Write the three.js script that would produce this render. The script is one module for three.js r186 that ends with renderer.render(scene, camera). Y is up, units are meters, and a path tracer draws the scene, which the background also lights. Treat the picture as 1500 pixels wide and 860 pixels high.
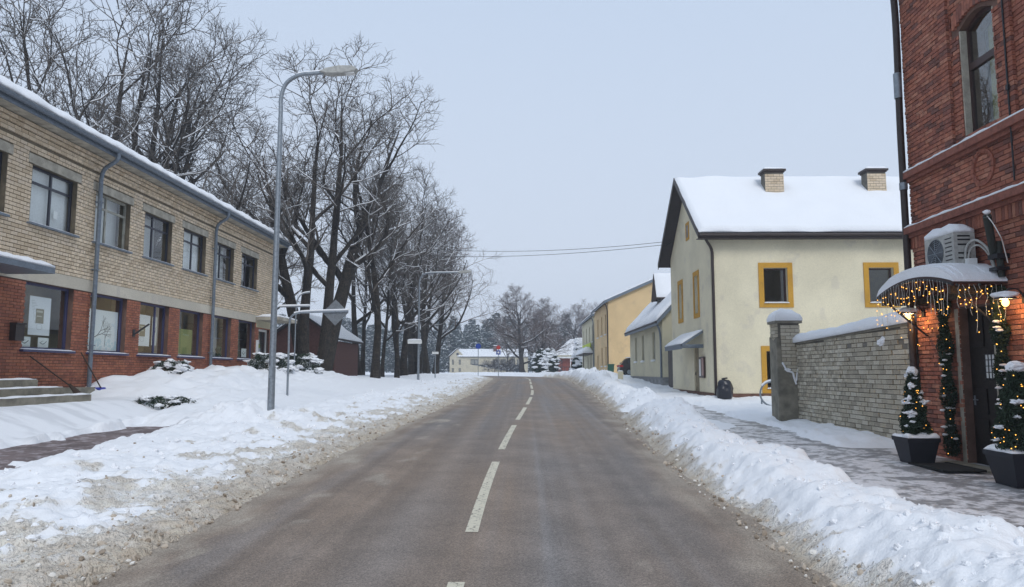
import * as THREE from 'three';
import { mergeGeometries } from 'three/addons/utils/BufferGeometryUtils.js';
import { ImprovedNoise } from 'three/addons/math/ImprovedNoise.js';
import { MarchingCubes } from 'three/addons/objects/MarchingCubes.js';

// ---------------------------------------------------------------- camera, sky, sun, exposure
const scene = new THREE.Scene();
const camera = new THREE.PerspectiveCamera(43.058, 1024 / 587, 0.1, 2500);
camera.position.set(0, 1.65, 0);
camera.rotation.order = 'YXZ';
camera.rotation.set(THREE.MathUtils.degToRad(6.023), THREE.MathUtils.degToRad(0.941), 0);
const renderer = new THREE.WebGLRenderer();
renderer.toneMapping = THREE.LinearToneMapping;
renderer.toneMappingExposure = 1.12;
renderer.shadowMap.enabled = true;
{
  const w = 256, h = 128, a = new Float32Array(w * h * 4);
  const low = [0.67, 0.735, 0.84], mid = [0.5, 0.605, 0.77], top = [0.58, 0.67, 0.81];
  for (let j = 0; j < h; j++) {
    const el = ((j + 0.5) / h - 0.5) * 180;
    const t = Math.min(1, Math.max(0, el) / 32), s = Math.min(1, Math.max(0, (el - 32) / 58));
    for (let i = 0; i < w; i++) {
      const k = (j * w + i) * 4;
      for (let c = 0; c < 3; c++) {
        const v = low[c] + (mid[c] - low[c]) * Math.pow(t, 0.8);
        a[k + c] = v + (top[c] - mid[c]) * s;
      }
      a[k + 3] = 1;
    }
  }
  const sky = new THREE.DataTexture(a, w, h, THREE.RGBAFormat, THREE.FloatType);
  sky.mapping = THREE.EquirectangularReflectionMapping;
  sky.magFilter = THREE.LinearFilter; sky.needsUpdate = true;
  scene.background = sky; scene.environment = sky;
}
const sun = new THREE.DirectionalLight(new THREE.Color(1, 0.98, 0.95), 1.3);
sun.position.set(17, 56, 34); sun.target.position.set(0, 0, -25);
sun.castShadow = true; sun.shadow.radius = 45; sun.shadow.mapSize.set(2048, 2048);
Object.assign(sun.shadow.camera, { left: -70, right: 70, top: 90, bottom: -70, near: 1, far: 260 });
scene.add(sun, sun.target);

// ---------------------------------------------------------------- helpers
const V3 = (x, y, z) => new THREE.Vector3(x, y, z);
const P = (x, y, d) => new THREE.Vector3(x, y, -d);
function rngOf(seed) { let a = seed >>> 0; return () => { a = (a + 0x6D2B79F5) | 0; let t = Math.imul(a ^ (a >>> 15), 1 | a); t = (t + Math.imul(t ^ (t >>> 7), 61 | t)) ^ t; return ((t ^ (t >>> 14)) >>> 0) / 4294967296; }; }
const rnd = rngOf(12345);
const PN = new ImprovedNoise();
const ns = (x, y, z = 0.37) => PN.noise(x, y, z);
const fb = (x, y, o = 4, z = 0.37) => { let s = 0, a = 0.5; for (let i = 0; i < o; i++) { s += a * PN.noise(x, y, z + i * 7.3); x *= 2.03; y *= 2.03; a *= 0.5; } return s; };
const clamp = (x, a = 0, b = 1) => Math.min(b, Math.max(a, x));
const ss = (a, b, x) => { const t = clamp((x - a) / (b - a)); return t * t * (3 - 2 * t); };
const mix = (a, b, t) => a + (b - a) * t;

const taken = new Map();
function numbered(n) { const k = taken.get(n) || 0; taken.set(n, k + 1); return k ? `${n}_${String(k).padStart(3, '0')}` : n; }
const rootPos = new WeakMap();
function thing(name, label, category, pos, group) {
  const o = new THREE.Group(); o.name = numbered(name); o.position.copy(pos); scene.add(o);
  o.userData = { label, category }; if (group) o.userData.group = group;
  rootPos.set(o, o.position.clone()); return o;
}
function tidy(g) {
  let q = g.index ? g.toNonIndexed() : g;
  for (const n of Object.keys(q.attributes)) if (!['position', 'normal', 'uv', 'color'].includes(n)) q.deleteAttribute(n);
  if (!q.attributes.normal) q.computeVertexNormals();
  return q;
}
function boxUV(g) {   // uv in metres, by the way each face points
  const p = g.attributes.position, n = g.attributes.normal, uv = new Float32Array(p.count * 2);
  for (let i = 0; i < p.count; i += 3) {
    let nx = 0, ny = 0, nz = 0;
    for (let k = 0; k < 3; k++) { nx += Math.abs(n.getX(i + k)); ny += Math.abs(n.getY(i + k)); nz += Math.abs(n.getZ(i + k)); }
    for (let k = 0; k < 3; k++) {
      const x = p.getX(i + k), y = p.getY(i + k), z = p.getZ(i + k), q = (i + k) * 2;
      if (ny >= nx && ny >= nz) { uv[q] = x; uv[q + 1] = z; } else if (nx >= nz) { uv[q] = z; uv[q + 1] = y; } else { uv[q] = x; uv[q + 1] = y; }
    }
  }
  g.setAttribute('uv', new THREE.BufferAttribute(uv, 2)); return g;
}
function merged(geos, colored, keepUV) {
  const list = (Array.isArray(geos) ? geos : [geos]).map((g) => { const q = tidy(g); if (!colored && q.attributes.color) q.deleteAttribute('color'); if (!keepUV && q.attributes.uv) q.deleteAttribute('uv'); return q; });
  const g = list.length > 1 ? mergeGeometries(list, false) : list[0].clone();
  return keepUV ? g : boxUV(g);
}
function mesh(name, g, m) { const o = new THREE.Mesh(g, m); o.name = name; o.castShadow = o.receiveShadow = true; return o; }
function part(parent, name, geos, m, o = {}) {   // a part (or sub-part) from geometries in world coordinates
  const at = rootPos.get(parent), g = merged(geos, o.colored, o.keepUV);
  if (at) g.translate(-at.x, -at.y, -at.z);
  const q = mesh(name, g, m); parent.add(q); if (at) rootPos.set(q, at);
  if (o.kind) q.userData.kind = o.kind; if (o.label) q.userData.label = o.label;
  return q;
}
function single(name, label, category, geos, m, o = {}) {   // a thing that is one mesh, origin at its base
  const g = merged(geos, o.colored, o.keepUV); g.computeBoundingBox(); const b = g.boundingBox;
  const c = V3((b.min.x + b.max.x) / 2, b.min.y, (b.min.z + b.max.z) / 2); g.translate(-c.x, -c.y, -c.z);
  const q = mesh(numbered(name), g, m); q.position.copy(c); q.userData = { label, category }; if (o.group) q.userData.group = o.group;
  scene.add(q); rootPos.set(q, c); return q;
}
function structure(name, g, m, kind = 'structure') { const q = mesh(numbered(name), g, m); q.userData.kind = kind; scene.add(q); return q; }

class Frame {   // u along the wall, v up, n outward
  constructor(o, u, n) { this.o = o; this.u = u; this.n = n; this.m = new THREE.Matrix4().makeBasis(u, V3(0, 1, 0), n).setPosition(o); this.q = new THREE.Quaternion().setFromRotationMatrix(this.m); }
  at(u, v, n = 0) { return V3(u, v, n).applyMatrix4(this.m); }
  box(u0, u1, v0, v1, n0, n1) { return new THREE.BoxGeometry(u1 - u0, v1 - v0, n1 - n0).translate((u0 + u1) / 2, (v0 + v1) / 2, (n0 + n1) / 2).applyMatrix4(this.m); }
  shape(pts, holes, n0, depth) {
    const s = new THREE.Shape(pts.map(([x, y]) => new THREE.Vector2(x, y)));
    for (const h of holes) s.holes.push(new THREE.Path(h.map(([x, y]) => new THREE.Vector2(x, y))));
    return new THREE.ExtrudeGeometry(s, { depth, bevelEnabled: false, curveSegments: 8 }).translate(0, 0, n0).applyMatrix4(this.m);
  }
}
const rect = (a, b, c, d) => [[a, c], [b, c], [b, d], [a, d]];
function tube(pts, r, seg = 24, sides = 8) { return new THREE.TubeGeometry(new THREE.CatmullRomCurve3(pts, false, 'centripetal'), seg, r, sides, false); }
function bar(a, b, r0, r1 = r0, sides = 8) {
  const d = b.clone().sub(a), g = new THREE.CylinderGeometry(r1, r0, d.length(), sides, 1);
  g.applyQuaternion(new THREE.Quaternion().setFromUnitVectors(V3(0, 1, 0), d.clone().normalize())); g.translate((a.x + b.x) / 2, (a.y + b.y) / 2, (a.z + b.z) / 2); return g;
}
function slab(p00, p10, p11, p01, th, { nu = 8, nv = 8, amp = 0, freq = 3, round = 0, over = 0 } = {}) {   // a sheet with thickness, its upper side may be lumpy and round-edged
  const n = p10.clone().sub(p00).cross(p01.clone().sub(p00)).normalize(); if (n.y < 0) n.negate();
  const lu = p10.distanceTo(p00), lv = p01.distanceTo(p00), pos = [], idx = [];
  const W = nu + 1, top = (i, j, b) => {
    const u = i / nu, v = j / nv, q = p00.clone().multiplyScalar((1 - u) * (1 - v)).addScaledVector(p10, u * (1 - v)).addScaledVector(p11, u * v).addScaledVector(p01, (1 - u) * v);
    if (b) return q;
    const e = Math.min(u * lu, (1 - u) * lu, v * lv, (1 - v) * lv), k = round ? 0.35 + 0.65 * Math.sqrt(clamp(e / round)) : 1;
    return q.addScaledVector(n, th * k + amp * ns(q.x * freq, q.z * freq, q.y * freq));
  };
  for (const b of [0, 1]) for (let j = 0; j <= nv; j++) for (let i = 0; i <= nu; i++) { const q = top(i, j, b); pos.push(q.x, q.y, q.z); }
  const N = W * (nv + 1);
  for (let j = 0; j < nv; j++) for (let i = 0; i < nu; i++) {
    const a = j * W + i, c = a + 1, d = a + W, e = d + 1; idx.push(a, c, e, a, e, d, N + a, N + e, N + c, N + a, N + d, N + e);
  }
  const side = (a, b) => idx.push(a, N + a, N + b, a, N + b, b);
  for (let i = 0; i < nu; i++) { side(i, i + 1); side(nv * W + i + 1, nv * W + i); }
  for (let j = 0; j < nv; j++) { side((j + 1) * W, j * W); side(j * W + nu, (j + 1) * W + nu); }
  const g = new THREE.BufferGeometry(); g.setAttribute('position', new THREE.Float32BufferAttribute(pos, 3)); g.setIndex(idx);
  if (round) { g.computeVertexNormals(); return g; }
  const f = g.toNonIndexed(); f.computeVertexNormals(); return f;
}
function lump(c, rx, ry, rz, seed = 0, detail = 2, rough = 0.25) {
  const g = new THREE.IcosahedronGeometry(1, detail), p = g.attributes.position;
  for (let i = 0; i < p.count; i++) { const v = V3().fromBufferAttribute(p, i), k = 1 + rough * ns(v.x * 1.7 + seed, v.y * 1.7, v.z * 1.7 + seed * 0.7) * 1.6; p.setXYZ(i, c.x + v.x * rx * k, c.y + v.y * ry * k, c.z + v.z * rz * k); }
  g.computeVertexNormals(); return g;
}

// ---------------------------------------------------------------- procedural textures and materials
function lattice(n, seed) { const r = rngOf(seed), a = new Float32Array(n * n); for (let i = 0; i < a.length; i++) a[i] = r(); return a; }
const lats = new Map();
function tn(x, y, n, seed) {   // value noise that tiles over [0,1)
  const key = n * 1000 + seed; if (!lats.has(key)) lats.set(key, lattice(n, key));
  const L = lats.get(key); x *= n; y *= n; let i = Math.floor(x), j = Math.floor(y); let fx = x - i, fy = y - j; fx = fx * fx * (3 - 2 * fx); fy = fy * fy * (3 - 2 * fy);
  i = ((i % n) + n) % n; j = ((j % n) + n) % n; const i1 = (i + 1) % n, j1 = (j + 1) % n;
  return (L[j * n + i] * (1 - fx) + L[j * n + i1] * fx) * (1 - fy) + (L[j1 * n + i] * (1 - fx) + L[j1 * n + i1] * fx) * fy;
}
const tf = (x, y, n, seed, o = 4) => { let s = 0, a = 0.5, t = 0; for (let k = 0; k < o; k++) { s += a * tn(x, y, n << k, seed + k); t += a; a *= 0.55; } return s / t; };
function tex(size, fn, metres, srgb = false) {
  const a = new Uint8Array(size * size * 4);
  for (let j = 0; j < size; j++) for (let i = 0; i < size; i++) { const c = fn(i / size, j / size), k = (j * size + i) * 4; const v = Array.isArray(c) ? c : [c, c, c]; a[k] = clamp(v[0]) * 255; a[k + 1] = clamp(v[1]) * 255; a[k + 2] = clamp(v[2]) * 255; a[k + 3] = 255; }
  const t = new THREE.DataTexture(a, size, size); t.wrapS = t.wrapT = THREE.RepeatWrapping; t.magFilter = THREE.LinearFilter; t.repeat.set(1 / metres, 1 / metres);
  if (srgb) t.colorSpace = THREE.SRGBColorSpace; t.needsUpdate = true; return t;
}
function canvasTex(w, h, draw) { const c = document.createElement('canvas'); c.width = w; c.height = h; draw(c.getContext('2d'), w, h); const t = new THREE.CanvasTexture(c); t.colorSpace = THREE.SRGBColorSpace; return t; }
const T = {};
T.snowBump = tex(1024, (x, y) => 0.55 * tf(x, y, 24, 1, 4) + 0.45 * tf(x, y, 90, 7, 3), 1.6);
T.slush = tex(1024, (x, y) => { const a = tf(x, y, 40, 11, 4), b = tf(x, y, 120, 12, 2), k = tf(x, y, 10, 13, 3); const dark = ss(0.62, 0.8, b) * 0.18 + ss(0.58, 0.75, a) * 0.16; const v = 1.0 - dark + (k - 0.5) * 0.22; return [v, v * 0.985, v * 0.96]; }, 1.4, true);
T.slushBump = tex(1024, (x, y) => 0.5 * tf(x, y, 40, 11, 4) + 0.5 * tf(x, y, 100, 17, 3), 1.4);
T.asphalt = tex(1024, (x, y) => { const a = tn(x, y, 400, 21), b = tn(x, y, 200, 22), c = tf(x, y, 6, 23, 4), s = ss(0.8, 0.95, tn(x, y, 310, 24)); const v = 0.82 + (a - 0.5) * 0.3 + (b - 0.5) * 0.2 + (c - 0.5) * 0.16 + s * 0.12; return [v, v * 0.985, v * 0.97]; }, 2.3, true);
T.asphaltBump = tex(1024, (x, y) => 0.6 * tn(x, y, 330, 21) + 0.4 * tn(x, y, 160, 22), 2.3);
T.grain = tex(512, (x, y) => { const v = 0.92 + (tf(x, y, 16, 31, 4) - 0.5) * 0.42 + (tn(x, y, 230, 32) - 0.5) * 0.16; return v; }, 0.9, true);
T.grainBump = tex(512, (x, y) => tf(x, y, 24, 31, 4) * 0.6 + tn(x, y, 200, 33) * 0.4, 0.9);
T.plaster = tex(1024, (x, y) => { const v = 0.93 + (tf(x, y, 5, 41, 5) - 0.5) * 0.14 + (tn(x, y, 300, 42) - 0.5) * 0.06; const st = ss(0.62, 0.8, tf(x * 1, y, 12, 44, 3)) * 0.04; return [v - st, v - st, v - st * 0.6]; }, 7, true);
T.plasterBump = tex(512, (x, y) => tn(x, y, 180, 45) * 0.6 + tf(x, y, 20, 46, 3) * 0.4, 1.1);
T.ice = tex(1024, (x, y) => { const a = tf(x, y * 0.999, 9, 51, 5), s = tf(x, y, 40, 52, 4), w = ss(0.4, 0.58, 0.55 * a + 0.45 * s); const v = mix(0.56, 0.9, w) + (tn(x, y, 250, 53) - 0.5) * 0.1; return [v, v * 1.0, v * 1.015]; }, 4.2, true);
T.iceBump = tex(512, (x, y) => tf(x, y, 12, 51, 5), 2.1);
T.paver = tex(1024, (x, y) => { const a = tf(x, y, 10, 61, 5), w = ss(0.54, 0.72, tf(x, y, 20, 62, 4)); const v = 0.62 + (a - 0.5) * 0.4 + (tn(x, y, 260, 63) - 0.5) * 0.14; return [mix(v, 0.93, w * 0.8), mix(v * 0.93, 0.93, w * 0.8), mix(v * 0.92, 0.95, w * 0.8)]; }, 2.4, true);
T.bark = tex(512, (x, y) => { const a = tf(x, y * 1, 30, 71, 3), b = tf(x, y, 8, 72, 4); const v = 0.6 + (a - 0.5) * 0.7 + (b - 0.5) * 0.4; return [v, v * 0.97, v * 0.93]; }, 0.8, true);
T.concrete = tex(512, (x, y) => { const a = tf(x, y, 7, 81, 5), v = 0.89 + (a - 0.5) * 0.42 + (tn(x, y, 220, 82) - 0.5) * 0.1; return [v, v * 0.99, v * 0.965]; }, 1.3, true);
T.metal = tex(256, (x, y) => { const a = tf(x, y, 14, 91, 4), v = 0.88 + (a - 0.5) * 0.25; return v; }, 0.6, true);
T.paint = tex(512, (x, y) => { const a = tf(x, y, 26, 95, 4), b = tn(x, y, 150, 96); const w = ss(0.56, 0.72, a * 0.75 + b * 0.25); return [mix(0.93, 0.56, w), mix(0.92, 0.54, w), mix(0.88, 0.52, w)]; }, 0.9, true);

function mat(r, g, b, rough = 0.85, o = {}) { const { metal = 0, ...rest } = o; const m = new (rest.transmission || rest.clearcoat || rest.ior ? THREE.MeshPhysicalMaterial : THREE.MeshStandardMaterial)({ roughness: rough, metalness: metal, side: THREE.DoubleSide, ...rest }); m.color.setRGB(r, g, b); return m; }
const M = {
  snow: mat(0.82, 0.835, 0.86, 0.95, { bumpMap: T.snowBump, bumpScale: 0.02 }),
  ground: mat(1, 1, 1, 0.95, { vertexColors: true, bumpMap: T.snowBump, bumpScale: 0.011 }),
  slush: mat(1, 1, 1, 0.85, { vertexColors: true, map: T.slush, bumpMap: T.slushBump, bumpScale: 0.035 }),
  road: mat(1, 1, 1, 0.72, { vertexColors: true, map: T.asphalt, bumpMap: T.asphaltBump, bumpScale: 0.006 }),
  paint: mat(0.74, 0.71, 0.62, 0.8, { map: T.paint }),
  ice: mat(0.92, 0.91, 0.9, 0.55, { map: T.ice, bumpMap: T.iceBump, bumpScale: 0.02 }),
  paver: mat(0.46, 0.42, 0.42, 0.75, { map: T.paver, bumpMap: T.iceBump, bumpScale: 0.01 }),
  bark: mat(0.1, 0.087, 0.075, 0.95, { map: T.bark, bumpMap: T.bark, bumpScale: 0.03 }),
  twig: mat(0.11, 0.095, 0.083, 0.95),
  twigRed: mat(0.13, 0.095, 0.08, 0.95),
  branchSnow: mat(0.8, 0.82, 0.85, 0.95),
  mortarY: mat(0.17, 0.14, 0.1, 0.95, { map: T.concrete }),
  mortarR: mat(0.17, 0.1, 0.08, 0.95, { map: T.concrete }),
  mortarG: mat(0.2, 0.19, 0.17, 0.95, { map: T.concrete }),
  band: mat(0.64, 0.58, 0.47, 0.9, { map: T.plaster }),
  concrete: mat(0.48, 0.45, 0.39, 0.9, { map: T.concrete, bumpMap: T.grainBump, bumpScale: 0.006 }),
  stepStone: mat(0.3, 0.28, 0.23, 0.9, { map: T.concrete, bumpMap: T.grainBump, bumpScale: 0.01 }),
  galv: mat(0.34, 0.38, 0.42, 0.45, { metal: 0.6, map: T.metal }),
  gutter: mat(0.2, 0.24, 0.29, 0.5, { metal: 0.3, map: T.metal }),
  darkFrame: mat(0.025, 0.026, 0.04, 0.4),
  brownFrame: mat(0.05, 0.025, 0.022, 0.4),
  blueFrame: mat(0.05, 0.05, 0.12, 0.45),
  oldFrame: mat(0.42, 0.42, 0.38, 0.7, { map: T.concrete }),
  glass: mat(0.94, 0.97, 0.97, 0.015, { transmission: 1, thickness: 0, ior: 1.75 }),
  curtain: mat(0.8, 0.82, 0.81, 0.95, { map: T.plaster }),
  curtainTan: mat(0.42, 0.34, 0.21, 0.95, { map: T.plaster }),
  interior: mat(0.3, 0.28, 0.24, 0.95),
  paper: mat(0.78, 0.78, 0.76, 0.9),
  yellowWall: mat(0.84, 0.765, 0.56, 0.92, { map: T.plaster, bumpMap: T.plasterBump, bumpScale: 0.004 }),
  ochre: mat(0.62, 0.33, 0.04, 0.85, { map: T.plaster }),
  brownMetal: mat(0.045, 0.03, 0.026, 0.5, { map: T.metal }),
  roofDark: mat(0.07, 0.06, 0.06, 0.8, { map: T.metal }),
  plinth: mat(0.17, 0.09, 0.065, 0.9, { map: T.concrete }),
  greyPlinth: mat(0.3, 0.31, 0.33, 0.9, { map: T.concrete }),
  creamWall: mat(0.66, 0.61, 0.44, 0.92, { map: T.plaster }),
  orangeWall: mat(0.8, 0.58, 0.31, 0.92, { map: T.plaster }),
  farCream: mat(0.62, 0.56, 0.42, 0.92, { map: T.plaster }),
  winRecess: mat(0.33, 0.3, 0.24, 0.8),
  black: mat(0.015, 0.015, 0.018, 0.45),
  planter: mat(0.012, 0.014, 0.022, 0.6),
  doorBrown: mat(0.028, 0.018, 0.016, 0.6, { map: T.bark }),
  rubber: mat(0.012, 0.012, 0.012, 0.9),
  needles: mat(0.022, 0.04, 0.022, 0.9),
  needlesFar: mat(0.022, 0.04, 0.022, 0.95),
  white: mat(0.72, 0.73, 0.72, 0.6),
  offWhite: mat(0.5, 0.5, 0.47, 0.6, { map: T.metal }),
  wireWhite: mat(0.65, 0.65, 0.62, 0.6),
  signGrey: mat(0.26, 0.28, 0.3, 0.5, { metal: 0.5, map: T.metal }),
  signBlue: mat(0.01, 0.05, 0.32, 0.45),
  signRed: mat(0.5, 0.04, 0.03, 0.45),
  greenBin: mat(0.015, 0.085, 0.05, 0.5),
  carPaint: mat(0.02, 0.018, 0.022, 0.3, { clearcoat: 1, clearcoatRoughness: 0.1 }),
  tail: mat(0.4, 0.015, 0.02, 0.25, { clearcoat: 1 }),
  darkGlass: mat(0.02, 0.025, 0.03, 0.05, { clearcoat: 1 }),
  redBrickFar: mat(0.14, 0.062, 0.048, 0.9, { map: T.grain }),
  shovelBlue: mat(0.03, 0.05, 0.35, 0.5),
  woodDark: mat(0.05, 0.03, 0.02, 0.8),
  rope: mat(0.03, 0.035, 0.03, 0.8),
  yellowGreen: mat(0.5, 0.6, 0.02, 0.6),
  tanWood: mat(0.2, 0.13, 0.07, 0.7, { map: T.bark }),
  render: mat(0.27, 0.255, 0.215, 0.92, { map: T.concrete, bumpMap: T.grainBump, bumpScale: 0.008 }),
  coat: mat(0.02, 0.02, 0.025, 0.9),
  fairy: mat(0.9, 0.5, 0.12, 0.4, { emissive: new THREE.Color(1, 0.45, 0.07), emissiveIntensity: 2.6 }),
  lampGlow: mat(0.9, 0.7, 0.35, 0.4, { emissive: new THREE.Color(1, 0.56, 0.16), emissiveIntensity: 4 }),
};
const brickMats = (list) => list.map(([r, g, b]) => mat(r, g, b, 0.9, { map: T.grain, bumpMap: T.grainBump, bumpScale: 0.004 }));
const YB = [[0.78, 0.63, 0.45], [0.73, 0.59, 0.42], [0.82, 0.67, 0.49], [0.66, 0.52, 0.36], [0.77, 0.63, 0.47]];
const RB = [[0.43, 0.155, 0.085], [0.37, 0.13, 0.075], [0.47, 0.18, 0.1], [0.33, 0.12, 0.075], [0.41, 0.155, 0.095]];
const DB = [[0.38, 0.135, 0.085], [0.33, 0.115, 0.075], [0.42, 0.155, 0.095], [0.27, 0.1, 0.07], [0.39, 0.15, 0.1], [0.46, 0.2, 0.13], [0.2, 0.088, 0.068]];
const GB = [[0.56, 0.51, 0.4], [0.48, 0.43, 0.33], [0.62, 0.57, 0.46], [0.4, 0.36, 0.28], [0.52, 0.46, 0.35]];
const BM = { Y: brickMats(YB), R: brickMats(RB), D: brickMats(DB), G: brickMats(GB) };
const brickStuff = mat(1, 1, 1, 0.9, { vertexColors: true, map: T.grain, bumpMap: T.grainBump, bumpScale: 0.004 });
const unitBox = new THREE.BoxGeometry(1, 1, 1);

// rows of bricks in running bond between u0,u1 and v0,v1, cut round the holes
function courses(F, u0, u1, v0, v1, holes, bw, bh, j, n0, proud, tone, rough = 0.004) {
  const out = []; let row = 0;
  for (let v = v0; v + bh <= v1 + 1e-3; v += bh + j, row++) {
    let spans = [[u0, u1]];
    for (const [a, b, c, d] of holes) if (v + bh * 0.5 > c && v + bh * 0.5 < d) spans = spans.flatMap(([s, e]) => b <= s || a >= e ? [[s, e]] : [[s, a], [b, e]].filter(([x, y]) => y - x > 0.03));
    for (const [s, e] of spans) {
      const off = (row % 2) * (bw + j) / 2; let k = Math.floor((s - u0 - off) / (bw + j)) - 1;
      for (; ; k++) {
        const a = Math.max(s, u0 + off + k * (bw + j)), b = Math.min(e, u0 + off + k * (bw + j) + bw);
        if (a >= e) break; if (b - a < 0.03) continue;
        out.push({ F, u: (a + b) / 2, v: v + bh / 2, w: b - a, h: bh - rnd() * 0.004, n0, p: proud + (rnd() - 0.5) * rough, tone, k: Math.floor(rnd() * BM[tone].length) });
      }
    }
  }
  return out;
}
function layBricks(g, list, most = 300) {   // the bricks that show largest are parts, the rest one part
  const at = rootPos.get(g), eye = camera.position, fwd = V3(0, 0, -1).applyEuler(camera.rotation);
  const vp = new THREE.Matrix4(); camera.updateMatrixWorld(); camera.updateProjectionMatrix(); vp.multiplyMatrices(camera.projectionMatrix, camera.matrixWorldInverse);
  for (const b of list) {
    b.c = b.F.at(b.u, b.v, b.n0 + b.p / 2); const q = b.c.clone().applyMatrix4(vp), to = b.c.clone().sub(eye), l = to.length();
    b.s = (to.dot(fwd) > 0 && Math.abs(q.x) < 1 && Math.abs(q.y) < 1) ? b.w * b.h * Math.abs(to.dot(b.F.n)) / (l * l * l) : 0;
  }
  list.sort((x, y) => y.s - x.s);
  const PALS = { Y: YB, R: RB, D: DB, G: GB };
  list.slice(0, most).forEach((b) => { const q = mesh('brick', unitBox, BM[b.tone][b.k]); q.position.copy(b.c).sub(at); q.quaternion.copy(b.F.q); q.scale.set(b.w, b.h, b.p); g.add(q); });
  const rest = list.slice(most); if (!rest.length) return;
  const pos = [], nor = [], col = [], idx = [];
  const faces = [[[-1, -1, 1], [1, -1, 1], [1, 1, 1], [-1, 1, 1], [0, 0, 1]], [[1, -1, 1], [1, -1, -1], [1, 1, -1], [1, 1, 1], [1, 0, 0]], [[-1, -1, -1], [-1, -1, 1], [-1, 1, 1], [-1, 1, -1], [-1, 0, 0]], [[-1, 1, 1], [1, 1, 1], [1, 1, -1], [-1, 1, -1], [0, 1, 0]], [[-1, -1, -1], [1, -1, -1], [1, -1, 1], [-1, -1, 1], [0, -1, 0]]];
  for (const b of rest) {
    const c = PALS[b.tone][b.k];
    for (const f of faces) {
      const s = pos.length / 3;
      for (let i = 0; i < 4; i++) { const q = b.F.at(b.u + f[i][0] * b.w / 2, b.v + f[i][1] * b.h / 2, b.n0 + (f[i][2] > 0 ? b.p : 0)); pos.push(q.x, q.y, q.z); const n = V3(...f[4]).applyQuaternion(b.F.q); nor.push(n.x, n.y, n.z); col.push(...c); }
      idx.push(s, s + 1, s + 2, s, s + 2, s + 3);
    }
  }
  const G = new THREE.BufferGeometry(); G.setAttribute('position', new THREE.Float32BufferAttribute(pos, 3)); G.setAttribute('normal', new THREE.Float32BufferAttribute(nor, 3)); G.setAttribute('color', new THREE.Float32BufferAttribute(col, 3)); G.setIndex(idx);
  part(g, 'brickwork', G, brickStuff, { colored: true, kind: 'stuff' });
}
// a window: frame mesh with panes (and what hangs behind them) as sub-parts
function windowUnit(g, F, u0, u1, v0, v1, n, m, { fw = 0.06, vert = [], horiz = [], fd = 0.06, curtain, cd = 0.12, glass = M.glass } = {}) {
  const fr = [F.box(u0, u0 + fw, v0, v1, n - fd, n), F.box(u1 - fw, u1, v0, v1, n - fd, n), F.box(u0 + fw, u1 - fw, v0, v0 + fw, n - fd, n), F.box(u0 + fw, u1 - fw, v1 - fw, v1, n - fd, n)];
  const us = [u0 + fw, ...vert.map((t) => mix(u0, u1, t)), u1 - fw], vs = [v0 + fw, ...horiz.map((t) => mix(v0, v1, t)), v1 - fw];
  for (const t of vert) { const u = mix(u0, u1, t); fr.push(F.box(u - fw / 2, u + fw / 2, v0 + fw, v1 - fw, n - fd + 0.004, n - 0.004)); }
  for (const t of horiz) { const v = mix(v0, v1, t); fr.push(F.box(u0 + fw, u1 - fw, v - fw / 2, v + fw / 2, n - fd + 0.008, n - 0.008)); }
  const w = part(g, 'window', fr, m);
  for (let i = 0; i + 1 < us.length; i++) for (let j = 0; j + 1 < vs.length; j++) {
    const q = new THREE.PlaneGeometry(us[i + 1] - us[i], vs[j + 1] - vs[j]).translate((us[i] + us[i + 1]) / 2, (vs[j] + vs[j + 1]) / 2, n - fd / 2 - 0.001 * (i + j)).applyMatrix4(F.m); part(w, 'pane', q, glass);
  }
  if (curtain) part(w, 'curtain', F.box(u0 - 0.1, u1 + 0.1, v0 - 0.05, v1 + 0.05, n - cd - 0.02, n - cd), curtain);
  return w;
}
function snowOn(g, F, u0, u1, n0, n1, v, h, amp = 0.25) { return part(g, 'snow', slab(F.at(u0, v, n1), F.at(u1, v, n1), F.at(u1, v, n0), F.at(u0, v, n0), h, { nu: Math.max(4, Math.round((u1 - u0) / 0.12)), nv: 4, amp: h * amp, freq: 4, round: Math.min(0.07, (n1 - n0) / 2) }), M.snow); }

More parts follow.
